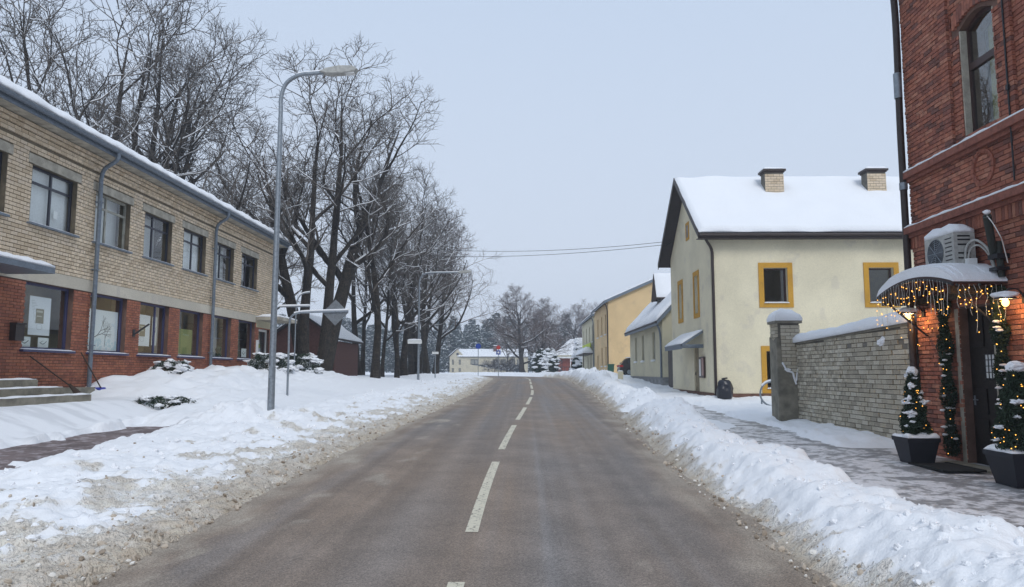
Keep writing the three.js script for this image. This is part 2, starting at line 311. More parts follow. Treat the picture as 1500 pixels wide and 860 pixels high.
// ---------------------------------------------------------------- the ground
const Rd = (d) => d < 56 ? 0.0205 * (d - 5) : 1.0455 + 0.12 * (1 - Math.exp(-(d - 56) * 0.0205 / 0.12));
const Xc = (d) => { const a = -0.53 + 0.95 * ss(8, 40, d); return d > 56 ? a - (d - 56) * (d - 56) / 230 : a; };
const HW = 2.86;
function leftH(x, s, d) {
  const r = Rd(d);
  const rise = mix(0.62, 0.2, ss(38, 60, d)) * ss(6, 18, d) + 0.3 * (1 - ss(6, 18, d));
  let y = r + rise * ss(1.2, 8.6, s);
  const lumps = fb(x * 1.1, d * 0.9, 4), fine = fb(x * 4.2, d * 4.2, 3, 5.1), grit = fb(x * 11, d * 11, 2, 9.1);
  const near = 1 - ss(45, 70, d);
  const slushy = (1 - ss(0.9, 4.5, s));
  y += ss(0, 0.35, s + 0.1 * lumps) * 0.07 + ss(0.5, 2.2, s) * (1 - ss(3.1, 4.4, s)) * (0.09 + 0.2 * lumps) * near + fine * 0.13 * slushy * near + grit * 0.1 * slushy * near;
  y += (fine * 0.05 + grit * 0.02 + lumps * 0.06) * near * ss(1, 4, s);
  // pile at the end of the cleared path and round the lamp post
  const pile = (px, pd, rx, rd2, h) => { const q = ((x - px) / rx) ** 2 + ((d - pd) / rd2) ** 2; return h * Math.exp(-q * 1.4) * (1 + 0.7 * lumps + 0.45 * fine + 0.2 * grit); };
  y += pile(-6.75, 17.4, 1.0, 1.5, 0.36) + pile(-5.7, 18.6, 1.2, 2.2, 0.14) + pile(-8.9, 19.9, 1.6, 1.5, 0.14);
  // shovelled heap along the shop front
  const heap = ss(20.2, 22.6, d) * (1 - ss(37, 42, d)) * ss(-14, -12.2, x) * (1 - ss(-11.2, -7.6, x));
  y += heap * (0.42 + 0.45 * lumps + 0.12 * fine) + ss(21.5, 25, d) * (1 - ss(30, 40, d)) * (1 - ss(-10.5, -7, x)) * 0.1;
  // shovelled path and trodden forecourt
  const pathIn = ss(-9.0, -8.8, x + 0.9 * lumps + 0.3 * fine) * (1 - ss(-7.4, -7.1, x + 0.8 * lumps + 0.35 * fine)) * (1 - ss(16.4, 17.4, d + lumps));
  const yp = pathY(d) - 0.03; y = mix(y, yp, pathIn);
  const court = (1 - ss(-9.1, -8.7, x)) * (1 - ss(19.4, 21, d + lumps * 0.8)) * (1 - ss(-10.2, -11.2, x) * 0);
  y = mix(y, courtY(x, d) + fine * 0.012 + lumps * 0.03, court);
  // side turning that was cleared further up
  const turn = ss(49, 51, d) * (1 - ss(55, 57, d)) * ss(2.2, 4, s); y = mix(y, Rd(d) + 0.06 + lumps * 0.05, turn);
  y += ss(57, 59, d) * (1 - ss(66, 74, d)) * ss(0.2, 2, s) * (1 - ss(5, 8, s)) * (0.2 + lumps * 0.15);
  return y;
}
const pathY = (d) => 0.30 + 0.022 * (d - 10);
const courtY = (x, d) => pathY(d) + 0.06 + ss(-9, -12.4, x) * 0 + ss(-8.9, -10.5, x) * Math.max(0.1, 0.96 - pathY(d) - 0.06);
const walkY = (d) => Rd(d) - 0.02;
function rightH(x, s, d) {
  const r = Rd(d), lumps = fb(x * 0.9 + 31, d * 0.8, 4), fine = fb(x * 4 + 11, d * 4, 3, 2.2), grit = fb(x * 12, d * 12, 2, 3.3);
  const near = 1 - ss(60, 90, d);
  const inner = 2.0 + 0.35 * ns(d * 0.35, 4.2) + 0.25 * ss(4, 9, d) * 0 + 0.5 * lumps;
  const gap = ss(21.9, 22.7, d) * (1 - ss(24.0, 25.0, d)) * 0.95;
  const hgt = (0.42 + 0.14 * ns(d * 0.45, 8.1) + 0.13 * ss(28, 34, d) + 0.1 * ss(40, 46, d)) * (1 - gap);
  const prof = ss(-0.05, 0.85, s + 0.22 * lumps) * (1 - ss(inner - 0.75, inner, s)) ;
  let y = r - 0.04 + prof * (hgt + 0.22 * lumps * (1 - gap)) + (fine * 0.085 + grit * 0.05) * ss(0, 0.3, s) * (1 - ss(inner - 0.3, inner + 0.1, s)) * near;
  const mound = (px, pd, rx, rd2, h) => h * Math.exp(-(((x - px) / rx) ** 2 + ((d - pd) / rd2) ** 2) * 1.3) * (1 + lumps + 0.4 * fine);
  y += mound(4.25, 20.2, 0.9, 1.5, 0.24) + mound(4.5, 27.2, 1.0, 1.8, 0.26) + mound(5.2, 44, 1.3, 4, 0.35) + mound(5.6, 55, 1.5, 5, 0.45) + mound(6.1, 64, 2, 5, 0.35);
  // sidewalk kept clear, soft snow along the foot of the walls
  const outer = d < 14.6 ? 99 : 6.15 + 0.45 * ns(d * 0.4, 1.7) - 0.35 * ss(22, 30, d) + 0.4 * fine - (d > 46 ? 1 : 0);
  y += ss(outer, outer + 0.35, x) * (0.13 + 0.2 * lumps + 0.05 * fine) * ss(14.6, 15.4, d);
  y += ss(44, 52, d) * ss(2.2, 3.5, s) * (0.1 + 0.1 * lumps);
  return y;
}
function groundY(x, d) {
  const q = x - Xc(d);
  if (Math.abs(q) <= HW) return Rd(d) - 0.05;
  let y = q < 0 ? leftH(x, -q - HW, d) : rightH(x, q - HW, d);
  const far = ss(60, 95, d) * 0;
  if (d > 62) { const s = Math.abs(q) - HW; const k = ss(62, 80, d); y = mix(y, Rd(d) + ss(0, 1.2, s) * (q > 0 ? 0.42 : 0.2) * (1 - 0.6 * ss(3, 9, s)) + fb(x * 0.25, d * 0.25, 3) * 0.3 * ss(0.3, 2, s), k); }
  return y + far;
}
{
  const xs = []; for (let x = -9.6; x <= 7.9; x += 0.046) xs.push(x);
  let st = 0.06; for (let x = -9.6 - st; x > -700;) { xs.unshift(x); st = Math.min(st * 1.09, 60); x -= st; }
  st = 0.06; for (let x = 7.94; x < 700;) { xs.push(x); st = Math.min(st * 1.1, 60); x += st; }
  const ds = [-30, -12, -5, -1, 1.5, 3]; let d = 4; while (d < 66) { ds.push(d); d += Math.max(0.032, d * 0.0072); } while (d < 1500) { ds.push(d); d *= 1.035; }
  const W = xs.length, N = W * ds.length, pos = new Float32Array(N * 3), col = new Float32Array(N * 3), uv = new Float32Array(N * 2), dirt = new Float32Array(N);
  for (let j = 0; j < ds.length; j++) for (let i = 0; i < W; i++) {
    const k = j * W + i, x = xs[i], dd = ds[j], q = x - Xc(dd), s = Math.abs(q) - HW;
    pos[k * 3] = x; pos[k * 3 + 1] = groundY(x, dd); pos[k * 3 + 2] = -dd; uv[k * 2] = x; uv[k * 2 + 1] = dd;
    let m = 0;
    if (s > -0.6 && s < 9 && dd < 75 && dd > 3) {
      const a = fb(x * 1.3 + 5, dd * 1.1, 4, 1.9), b = fb(x * 5, dd * 5, 3, 6.6), c = fb(x * 13, dd * 13, 2, 2.9);
      if (q < 0) { const reach = 0.5 + 0.4 * (1 - ss(10, 30, dd)); m = ss(0.5, -0.25, (s - reach) / 2.6 - a * 1.9 - b * 0.8 - c * 0.5) * (1 - ss(2.6, 4.2, s)) * 0.8; m = Math.max(m, (1 - ss(0.05, 0.55, s + 0.8 * a + 0.5 * b))); }
      else m = (1 - ss(0.05, 0.5, s + 0.35 * a + 0.3 * b + 0.22 * c)) + 0.5 * ss(0.14, 0.3, b * 0.6 + c * 0.55 - (s - 0.4) * 0.32) * (1 - ss(1.0, 1.7, s));
    }
    m = clamp(m); dirt[k] = m;
    const t = m * 0.92, v = 0.5 + 0.9 * fb(x * 2.3, dd * 2.3, 3, 8.8);
    const court = x < -8.6 && x > -12.6 && dd < 22 && q < 0 ? ss(-0.06, 0.2, fb(x * 0.8, dd * 2.6, 4, 12.4) + 0.35 * fb(x * 3, dd * 9, 2, 3.4)) * (1 - ss(19, 21, dd)) * 0.5 : 0;
    const sn = [mix(0.82, 0.54, court), mix(0.835, 0.555, court), mix(0.86, 0.58, court)], ed = 1 - ss(0.2, 1.1, s), sl = [mix(0.5, 0.8, v) - 0.14 * ed, mix(0.44, 0.755, v) - 0.155 * ed, mix(0.365, 0.68, v) - 0.165 * ed];
    for (let c = 0; c < 3; c++) col[k * 3 + c] = mix(sn[c], sl[c], t);
  }
  const a = [], b = [];
  for (let j = 0; j + 1 < ds.length; j++) for (let i = 0; i + 1 < W; i++) { const k = j * W + i, dst = dirt[k] + dirt[k + 1] + dirt[k + W] + dirt[k + W + 1] > 1.0 ? b : a; dst.push(k, k + 1, k + W + 1, k, k + W + 1, k + W); }
  const g = new THREE.BufferGeometry(); g.setAttribute('position', new THREE.BufferAttribute(pos, 3)); g.setAttribute('color', new THREE.BufferAttribute(col, 3)); g.setAttribute('uv', new THREE.BufferAttribute(uv, 2)); g.setIndex(a.concat(b)); g.computeVertexNormals();
  const g1 = g.clone(); g1.setIndex(a);
  const map = new Map(), idx = [], at = { position: [], color: [], uv: [], normal: [] };   // the dirty verge keeps only its own vertices
  for (const k of b) { if (!map.has(k)) { map.set(k, map.size); at.position.push(pos[k * 3], pos[k * 3 + 1], pos[k * 3 + 2]); at.color.push(col[k * 3], col[k * 3 + 1], col[k * 3 + 2]); at.uv.push(uv[k * 2], uv[k * 2 + 1]); at.normal.push(g.attributes.normal.getX(k), g.attributes.normal.getY(k), g.attributes.normal.getZ(k)); } idx.push(map.get(k)); }
  const g2 = new THREE.BufferGeometry(); for (const [n, w] of [['position', 3], ['color', 3], ['uv', 2], ['normal', 3]]) g2.setAttribute(n, new THREE.Float32BufferAttribute(at[n], w)); g2.setIndex(idx);
  structure('snow_ground', g1, M.ground); structure('slush_verge', g2, M.slush);
}
function strip(xa, xb, ya, d0, d1, nx, step, colorOf) {   // a sheet that follows the slope of the street
  const pos = [], col = [], uv = [], idx = [], ds = []; for (let d = d0; d < d1; d += Math.max(step, d * 0.012)) ds.push(d); ds.push(d1);
  ds.forEach((d) => { for (let i = 0; i <= nx; i++) { const x = mix(xa(d), xb(d), i / nx); pos.push(x, ya(d, x), -d); uv.push(x, d); if (colorOf) col.push(...colorOf(x, d)); } });
  for (let j = 0; j + 1 < ds.length; j++) for (let i = 0; i < nx; i++) { const k = j * (nx + 1) + i; idx.push(k, k + 1, k + nx + 2, k, k + nx + 2, k + nx + 1); }
  const g = new THREE.BufferGeometry(); g.setAttribute('position', new THREE.Float32BufferAttribute(pos, 3)); g.setAttribute('uv', new THREE.Float32BufferAttribute(uv, 2)); if (colorOf) g.setAttribute('color', new THREE.Float32BufferAttribute(col, 3)); g.setIndex(idx); g.computeVertexNormals(); return g;
}
const road = structure('road', strip((d) => Xc(d) - HW - 0.5, (d) => Xc(d) + HW + 0.5, (d, x) => Rd(d) - 0.012 * ((x - Xc(d)) / HW) ** 2, -6, 170, 150, 0.12, (x, d) => {
  const q = x - Xc(d), lane = Math.abs(q) - 1.45, n = fb(x * 0.7, d * 0.13, 4, 3.1), st = ns(x * 4.3, d * 0.05, 1.1) * 0.5 + ns(x * 9.7, d * 0.08, 4.4) * 0.6, p = fb(x * 2.1, d * 1.3, 3, 6.1);
  const wheel = Math.exp(-(((Math.abs(lane) - 0.72) / 0.33) ** 2));
  let brown = clamp(0.62 + n * 1.1 - wheel * 0.4 + (q < -1.6 ? 0.35 * ss(1.4, 2.6, -q) : 0.12) + ss(2.2, 2.8, Math.abs(q)) * 0.3);
  const salt = ss(-0.02, 0.42, st) * (q > 0 ? 0.55 : 0.3) * (0.4 + wheel * 0.6);
  const patch = q < -1.2 ? ss(0.17, 0.32, fb(x * 1.7 + 3, d * 0.75, 4, 7.7) - Math.abs(q + 2.0) * 0.12) * 0.75 * ss(4.5, 6, d) : 0;
  const crumb = q > 0 ? ss(0.24, 0.34, fb(x * 5, d * 2.2, 3, 1.5) - Math.abs(q - 1.5) * 0.3) * 0.35 : 0;
  const c = [mix(0.3, 0.335, brown), mix(0.276, 0.26, brown), mix(0.262, 0.2, brown)], v = 1 + p * 0.2 + n * 0.16 + 0.26 * (ns(x * 2.6, d * 0.025, 7.7) * 0.6 + ns(x * 6.1, d * 0.04, 5.2) * 0.5 + ns(x * 12.5, d * 0.07, 2.6) * 0.4);
  const rim = ss(2.25, 2.9, Math.abs(q) + 0.9 * fb(x * 2, d * 0.8, 4, 2.1)) * 0.75;
  const light = clamp(salt * 0.55 + patch + crumb + rim), l = [0.55, 0.49, 0.41];
  return c.map((k, i) => mix(k * v, patch + crumb + rim > 0.02 ? l[i] : [0.42, 0.42, 0.43][i], light));
}), M.road);
for (let k = -1; k < 9; k++) {   // worn broken centre line
  const d0 = 7.65 + k * 6.66, d1 = d0 + 5; const x0 = (d) => Xc(d) - 0.065, y = (d) => Rd(d) + 0.004;
  const g = strip(x0, (d) => Xc(d) + 0.065, (d) => y(d), d0, d1, 2, 0.25); const q = mesh('lane_marking', g, M.paint); road.add(q);
}
structure('sidewalk', strip(() => 4.1, () => 8.2, (d) => walkY(d), 2, 62, 4, 0.5), M.ice);
structure('path', strip(() => -9.3, () => -6.9, (d) => pathY(d), 3, 18.2, 4, 0.5), M.paver);
{   // frozen crumbs of dirty snow along both road edges
  const r = rngOf(77), g = new THREE.IcosahedronGeometry(1, 1), p = g.attributes.position; for (let i = 0; i < p.count; i++) { const k = 1 + 0.5 * ns(p.getX(i) * 1.9, p.getY(i) * 1.9, p.getZ(i) * 1.9); p.setXYZ(i, p.getX(i) * k, p.getY(i) * k * 0.75, p.getZ(i) * k); } g.computeVertexNormals();
  const n = 3200, o = new THREE.InstancedMesh(g, mat(1, 1, 1, 0.9), n), q = new THREE.Object3D(), c = new THREE.Color();
  for (let i = 0; i < n; i++) {
    const left = r() < 0.75, d = 5 + 45 * r() ** 1.9; let s = left ? (r() < 0.6 ? 0.8 * r() : 4.2 * r() * r()) : 0.45 * r() ** 2; s -= 0.08; const x = left ? Xc(d) - HW - s : Xc(d) + HW + s;
    const y = Math.max(groundY(x, d), Rd(d)), e = (0.007 + 0.024 * r() ** 4) * (left && r() < 0.008 ? 2.6 : 1); q.position.set(x, y + e * 0.25, -d); q.rotation.set(r() * 6, r() * 6, r() * 6); q.scale.set(e, e * (0.6 + 0.5 * r()), e * (0.8 + 0.8 * r())); q.updateMatrix(); o.setMatrixAt(i, q.matrix);
    const k = r(); if (k < 0.3) c.setRGB(0.3, 0.245, 0.19); else if (k < 0.86) c.setRGB(0.5, 0.43, 0.35); else c.setRGB(0.72, 0.69, 0.64); o.setColorAt(i, c);
  }
  const cg = new THREE.IcosahedronGeometry(1, 2), cp = cg.attributes.position; for (let i = 0; i < cp.count; i++) { const k = 1 + 0.6 * ns(cp.getX(i) * 1.3 + 4, cp.getY(i) * 1.3, cp.getZ(i) * 1.3); cp.setXYZ(i, cp.getX(i) * k * 1.2, cp.getY(i) * k * 0.7, cp.getZ(i) * k); } cg.computeVertexNormals();
  const cn = 1500, co = new THREE.InstancedMesh(cg, mat(0.82, 0.83, 0.85, 0.95), cn);
  for (let i = 0; i < cn; i++) { const left = r() < 0.55, d = 5 + 42 * r() ** 1.7, s = left ? 0.8 + 3 * r() : 0.35 + 1.5 * r(), x = left ? Xc(d) - HW - s : Xc(d) + HW + s, e = 0.01 + 0.042 * r() ** 3; q.position.set(x, groundY(x, d), -d); q.rotation.set(r() * 6, r() * 6, r() * 6); q.scale.set(e, e, e); q.updateMatrix(); co.setMatrixAt(i, q.matrix); }
  co.name = 'snow_chunks'; co.userData = { kind: 'stuff', label: 'broken chunks of ploughed snow lying on both roadside banks', category: 'snow' }; co.castShadow = co.receiveShadow = true; scene.add(co);
  o.name = 'slush_crumbs'; o.userData = { kind: 'stuff', label: 'brown and grey frozen crumbs of slush along the road edges', category: 'slush' }; o.castShadow = o.receiveShadow = true; scene.add(o);
}
// ---------------------------------------------------------------- left: two-storey brick shop building
const FL = new Frame(V3(-12.6, 0, 0), V3(0, 0, -1), V3(1, 0, 0));   // u is the distance along the street
{
  const g = thing('brick_building', 'long two-storey building, yellow brick over red brick ground floor, on the left side', 'building', P(-12.6, 0.8, 26));
  const U0 = 8.5, U1 = 37.2, top = 8.0, gTop = 3.96, gSill = 2.22, band = 4.3, base = 0.7;
  const ups = [], gfs = []; for (let k = -3; k < 6; k++) { ups.push([18.43 + k * 2.85, 20.37 + k * 2.85, 5.45, 6.98]); if (k >= 0) gfs.push([18.5 + k * 2.82, 20.52 + k * 2.82, gSill, gTop]); }
  const door = [35.1, 36.6, 1.4, 3.7], nearDoor = [14.2, 16.2, 1.5, 3.9];
  const holes = [...ups, ...gfs, door, nearDoor];
  part(g, 'upper_wall', FL.shape(rect(U0, U1, band, top), ups.map((h) => rect(...h)), -0.38, 0.36), M.mortarY);
  part(g, 'lower_wall', FL.shape(rect(U0, U1, base, gTop + 0.002), [...gfs, door, nearDoor].map((h) => rect(h[0], h[1], h[2], Math.min(h[3], gTop - 0.004))), -0.38, 0.36), M.mortarR);
  part(g, 'concrete_band', FL.box(U0, U1, gTop + 0.004, band - 0.003, -0.38, 0.012), M.band);
  const lint = ups.map(([a, b, , d]) => [a - 0.16, b + 0.16, d + 0.002, d + 0.24]);
  for (const l of lint) part(g, 'lintel', FL.box(l[0], l[1], l[2], l[3], -0.02, 0.012), M.concrete);
  const B = [...courses(FL, U0, U1, band + 0.01, 7.52, [...ups, ...lint], 0.243, 0.083, 0.019, -0.02, 0.022, 'Y'),
    ...courses(FL, U0, U1, 7.545, 7.64, [], 0.246, 0.086, 0.016, -0.02, 0.05, 'Y'), ...courses(FL, U0, U1, 7.655, 7.76, [], 0.246, 0.086, 0.016, -0.02, 0.022, 'Y'), ...courses(FL, U0, U1, 7.77, 7.87, [], 0.246, 0.086, 0.016, -0.02, 0.075, 'Y'), ...courses(FL, U0, U1, 7.885, 7.98, [], 0.246, 0.086, 0.016, -0.02, 0.1, 'Y'),
    ...courses(FL, U0, U1, base, gTop, [...gfs, door, nearDoor], 0.246, 0.066, 0.013, -0.02, 0.02, 'R')];
  layBricks(g, B);
  // end wall, back, floors, roof
  const FE = new Frame(V3(0, 0, -U1), V3(-1, 0, 0), V3(0, 0, -1));
  part(g, 'end_wall', [FE.box(12.62, 24, band, top, -0.3, 0), FE.box(12.62, 24, base, band, -0.3, 0.001)], M.mortarY);
  part(g, 'back_wall', [new THREE.BoxGeometry(0.3, top - base, U1 - U0).translate(-24.2, (top + base) / 2, -(U0 + U1) / 2), new THREE.BoxGeometry(11.3, top - base, 0.3).translate(-18.4, (top + base) / 2, -U0 + 0.2)], M.concrete);
  part(g, 'storey_floor', [new THREE.BoxGeometry(11, 0.2, U1 - U0 - 0.8).translate(-18.5, 4.15, -(U0 + U1) / 2), new THREE.BoxGeometry(11, 0.2, U1 - U0 - 0.8).translate(-18.5, 1.1, -(U0 + U1) / 2)], M.interior);
  const roof = part(g, 'roof', slab(P(-12.1, 8.12, U0 - 0.3), P(-12.1, 8.12, U1 + 0.45), P(-18.5, 8.62, U1 + 0.45), P(-18.5, 8.62, U0 - 0.3), 0.09, { nu: 1, nv: 1 }), M.roofDark);
  part(roof, 'roof_back', slab(P(-18.5, 8.62, U0 - 0.3), P(-18.5, 8.62, U1 + 0.45), P(-24.7, 8.12, U1 + 0.45), P(-24.7, 8.12, U0 - 0.3), 0.09, { nu: 1, nv: 1 }), M.roofDark);
  part(roof, 'soffit', FL.box(U0 - 0.3, U1 + 0.4, 8.0, 8.06, -0.3, 0.46), M.concrete);
  part(roof, 'fascia', FL.box(U0 - 0.3, U1 + 0.42, 7.985, 8.13, 0.46, 0.49), M.gutter);
  part(roof, 'snow', [slab(P(-12.02, 8.21, U0 - 0.3), P(-12.02, 8.21, U1 + 0.42), P(-18.5, 8.72, U1 + 0.42), P(-18.5, 8.72, U0 - 0.3), 0.34, { nu: 190, nv: 24, amp: 0.07, freq: 1.6, round: 0.1 }), slab(P(-18.5, 8.72, U0 - 0.3), P(-18.5, 8.72, U1 + 0.42), P(-24.7, 8.22, U1 + 0.42), P(-24.7, 8.22, U0 - 0.3), 0.13, { nu: 40, nv: 8, amp: 0.04, freq: 1, round: 0.12 })], M.snow);
  // half-round gutter
  { const s = []; for (let i = 0; i <= 10; i++) { const a = Math.PI + Math.PI * i / 10; s.push([0.58 + 0.085 * Math.cos(a), 8.17 + 0.085 * Math.sin(a)]); } for (let i = 10; i >= 0; i--) { const a = Math.PI + Math.PI * i / 10; s.push([0.58 + 0.075 * Math.cos(a), 8.17 + 0.075 * Math.sin(a)]); }
    const sh = new THREE.Shape(s.map(([x, y]) => new THREE.Vector2(x, y))); part(g, 'gutter', new THREE.ExtrudeGeometry(sh, { depth: U1 - U0 + 0.7, bevelEnabled: false }).translate(-12.6, 0, -U1 - 0.42), M.gutter); }
  for (const [u, low] of [[21.3, 1.1], [29.55, 1.3]]) {
    const pipe = part(g, 'downpipe', tube([FL.at(u, 8.12, 0.58), FL.at(u, 7.9, 0.57), FL.at(u, 7.62, 0.2), FL.at(u, 7.35, 0.12), FL.at(u, 7.0, 0.12), FL.at(u, 4, 0.12), FL.at(u, low, 0.12), FL.at(u, low - 0.12, 0.14)], 0.062, 60, 10), M.gutter);
    part(pipe, 'bracket', [2.4, 4.6, 6.6].map((v) => FL.box(u - 0.075, u + 0.075, v, v + 0.03, 0.013, 0.19)), M.gutter);
  }
  // upper windows
  ups.forEach(([a, b, c, d], i) => {
    const old = i === 4, w = windowUnit(g, FL, a, b, c, d, -0.14, old ? M.oldFrame : M.darkFrame, { fw: 0.065, vert: i % 3 === 0 ? [0.52] : [0.42], horiz: [0.72], curtain: M.curtain, cd: i === 3 ? 0.12 : 0.16 + 0.2 * (i % 3) });
    part(w, 'reveal', [FL.box(a, a + 0.012, c, d, -0.135, 0.0), FL.box(b - 0.012, b, c, d, -0.135, 0)], M.mortarY);
    const s = part(g, 'window_sill', FL.box(a - 0.08, b + 0.08, c - 0.05, c - 0.004, -0.135, 0.1), M.gutter); snowOn(s, FL, a - 0.06, b + 0.06, -0.12, 0.095, c - 0.003, 0.03);
    if (i === 3) part(w, 'poster', FL.box(a + 1.25, a + 1.42, c + 0.35, c + 0.56, -0.19, -0.186), M.paper);
    if (i === 4) part(w, 'poster', FL.box(a + 0.15, a + 0.33, c + 0.15, c + 0.35, -0.19, -0.186), M.paper);
  });
  // shop windows with posters standing inside
  const post = [
    canvasTex(256, 448, (c, w, h) => { c.fillStyle = '#e4e6e4'; c.fillRect(0, 0, w, h); c.fillStyle = '#8b8268'; c.fillRect(80, 140, 96, 170); c.strokeStyle = '#a9aaa2'; c.lineWidth = 3; for (let i = 0; i < 16; i++) { c.beginPath(); c.moveTo(20 + i * 3, 60 + i * 16); c.lineTo(60 + (i % 4) * 12, 50 + i * 18); c.stroke(); } c.fillStyle = '#bfb9a4'; c.fillRect(92, 160, 70, 24); c.fillRect(92, 220, 60, 14); c.beginPath(); c.arc(128, 350, 34, 0, 7); c.stroke(); }),
    canvasTex(512, 448, (c, w, h) => { c.fillStyle = '#dfe6e6'; c.fillRect(0, 0, w, h); const r = rngOf(5); c.strokeStyle = '#5a6468'; c.lineCap = 'round'; const br = (x, y, a, l, n) => { const x2 = x + Math.cos(a) * l, y2 = y - Math.sin(a) * l; c.lineWidth = n * 1.6; c.beginPath(); c.moveTo(x, y); c.lineTo(x2, y2); c.stroke(); if (n > 1) { br(x2, y2, a + 0.5 * r(), l * 0.8, n - 1); br(x2, y2, a - 0.6 * r(), l * 0.75, n - 1); } }; br(120, 330, 0.5, 95, 6); br(320, 400, 1.5, 90, 5); c.fillStyle = '#c4d8dc'; for (let i = 0; i < 60; i++) { c.beginPath(); c.arc(r() * w, 330 + r() * 120, 8 + 14 * r(), 0, 7); c.fill(); } }),
    canvasTex(128, 128, (c) => { c.fillStyle = '#e6e8e2'; c.fillRect(0, 0, 128, 128); c.strokeStyle = '#55605a'; c.lineWidth = 7; c.beginPath(); c.moveTo(24, 60); c.quadraticCurveTo(60, 110, 104, 44); c.stroke(); c.lineWidth = 4; c.beginPath(); c.arc(60, 64, 22, 0, 5); c.stroke(); }),
  ].map((t) => { const m = new THREE.MeshStandardMaterial({ map: t, roughness: 0.9, side: THREE.DoubleSide }); return m; });
  const card = (w, u0, u1, v0, v1, n, m) => { const q = new THREE.PlaneGeometry(u1 - u0, v1 - v0).translate((u0 + u1) / 2, (v0 + v1) / 2, n).applyMatrix4(FL.m); return part(w, 'poster', q, m, { keepUV: true }); };
  gfs.forEach(([a, b, c, d], i) => {
    const w = windowUnit(g, FL, a, b, c, d, -0.16, M.blueFrame, { fw: 0.07, vert: i === 2 ? [0.66] : i === 3 ? [0.14] : [], curtain: i === 1 || i === 5 ? null : i === 3 || i === 4 ? M.curtain : M.curtainTan, cd: i === 4 ? 0.5 : 0.75 });
    const s = part(g, 'window_sill', FL.box(a - 0.09, b + 0.07, c - 0.06, c - 0.004, -0.155, 0.1), M.blueFrame); snowOn(s, FL, a - 0.08, b + 0.06, -0.14, 0.098, c - 0.003, 0.035);
    if (i === 0) { card(w, a + 0.62, a + 1.5, c + 0.4, c + 1.42, -0.3, post[0]); card(w, a + 0.3, a + 0.72, c + 0.08, c + 0.34, -0.28, post[2]); card(w, a + 1.02, a + 1.46, c + 0.08, c + 0.34, -0.28, post[2]); }
    if (i === 1) { card(w, a + 0.12, b - 0.08, c + 0.08, c + 1.3, -0.24, post[1]); part(w, 'curtain', FL.box(a - 0.2, b + 0.2, c - 0.1, d + 0.1, -1.3, -1.28), M.curtainTan); }
    if (i === 2) { card(w, a + 0.2, a + 1.2, c + 0.3, c + 1.35, -0.26, post[0]); card(w, a + 1.5, a + 1.85, c + 0.35, c + 1.35, -0.34, post[2]); }
    if (i === 3) part(w, 'poster', FL.box(a + 0.4, b - 0.2, c + 0.1, c + 1.05, -0.34, -0.335), mat(0.3, 0.33, 0.1, 0.9, { map: T.plaster }));
    if (i === 4) part(w, 'flower_pot', [lump(FL.at(b - 0.55, c + 0.36, -0.3), 0.12, 0.15, 0.12, 3), FL.box(b - 0.65, b - 0.45, c + 0.08, c + 0.25, -0.38, -0.22)], M.needles);
    if (i === 5) { card(w, a + 1.1, a + 1.7, c + 0.1, c + 0.5, -0.26, post[2]); part(w, 'shelf', [0.4, 0.9, 1.35].map((v) => FL.box(a + 0.1, b - 0.1, c + v, c + v + 0.05, -0.9, -0.5)), M.darkFrame); }
  });
  // doors and canopies
  const dr = part(g, 'door', [FL.box(door[0], door[0] + 0.1, door[2], door[3], -0.22, -0.14), FL.box(door[1] - 0.1, door[1], door[2], door[3], -0.22, -0.14), FL.box(door[0] + 0.1, door[1] - 0.1, door[3] - 0.1, door[3], -0.22, -0.14), FL.box(door[0] + 0.1, door[1] - 0.1, door[2], door[2] + 0.3, -0.22, -0.14)], M.white);
  part(dr, 'pane', FL.box(door[0] + 0.1, door[1] - 0.1, door[2] + 0.3, door[3] - 0.1, -0.19, -0.18), M.darkGlass);
  part(g, 'door', [FL.box(nearDoor[0], nearDoor[1], nearDoor[2], nearDoor[3], -0.24, -0.16)], M.brownFrame);
  part(g, 'door_panel', FL.box(34.75, 37.1, 3.75, 4.1, -0.018, 0.02), M.creamWall);
  const sg = part(g, 'sign_plate', FL.box(34.78, 35.05, 2.25, 3.15, 0.003, 0.03), M.white); part(sg, 'purple_stripe', FL.box(34.79, 35.04, 1.9, 2.24, 0.003, 0.031), mat(0.2, 0.05, 0.35, 0.6));
  const c1 = part(g, 'entrance_canopy', [FL.box(34.6, 37.3, 4.08, 4.22, 0.013, 1.15)], M.concrete); snowOn(c1, FL, 34.6, 37.3, 0.02, 1.15, 4.222, 0.14);
  const c2 = part(g, 'entrance_canopy', [FL.box(12, 17.75, 4.02, 4.16, 0.013, 1.2)], M.gutter); snowOn(c2, FL, 12, 17.75, 0.02, 1.2, 4.163, 0.17);
}
{
  const g = thing('entrance_steps', 'three worn concrete steps with a low landing below the red brick wall', 'steps', P(-11.5, 0.9, 15));
  [[-10.45, 0.5, 1.11, 17.95, 0], [-10.9, 1.113, 1.29, 17.6, 1], [-11.35, 1.293, 1.47, 17.3, 2]].forEach(([x, a, b, d1]) => { const q = part(g, 'step', new THREE.BoxGeometry(x + 12.58, b - a, d1 - 11).translate((x - 12.58) / 2, (a + b) / 2, -(d1 + 11) / 2), M.stepStone); part(q, 'snow', slab(P(x - 0.02, b, 11), P(x - 0.02, b, d1 - 0.03), P(x - 0.33, b, d1 - 0.03), P(x - 0.33, b, 11), 0.03, { nu: 60, nv: 3, amp: 0.03, freq: 2.5, round: 0.08 }), M.snow); });
  part(g, 'kerb_slab', new THREE.BoxGeometry(0.5, 0.42, 3.2).translate(-12.3, 1.02, -19.25), M.stepStone);
}
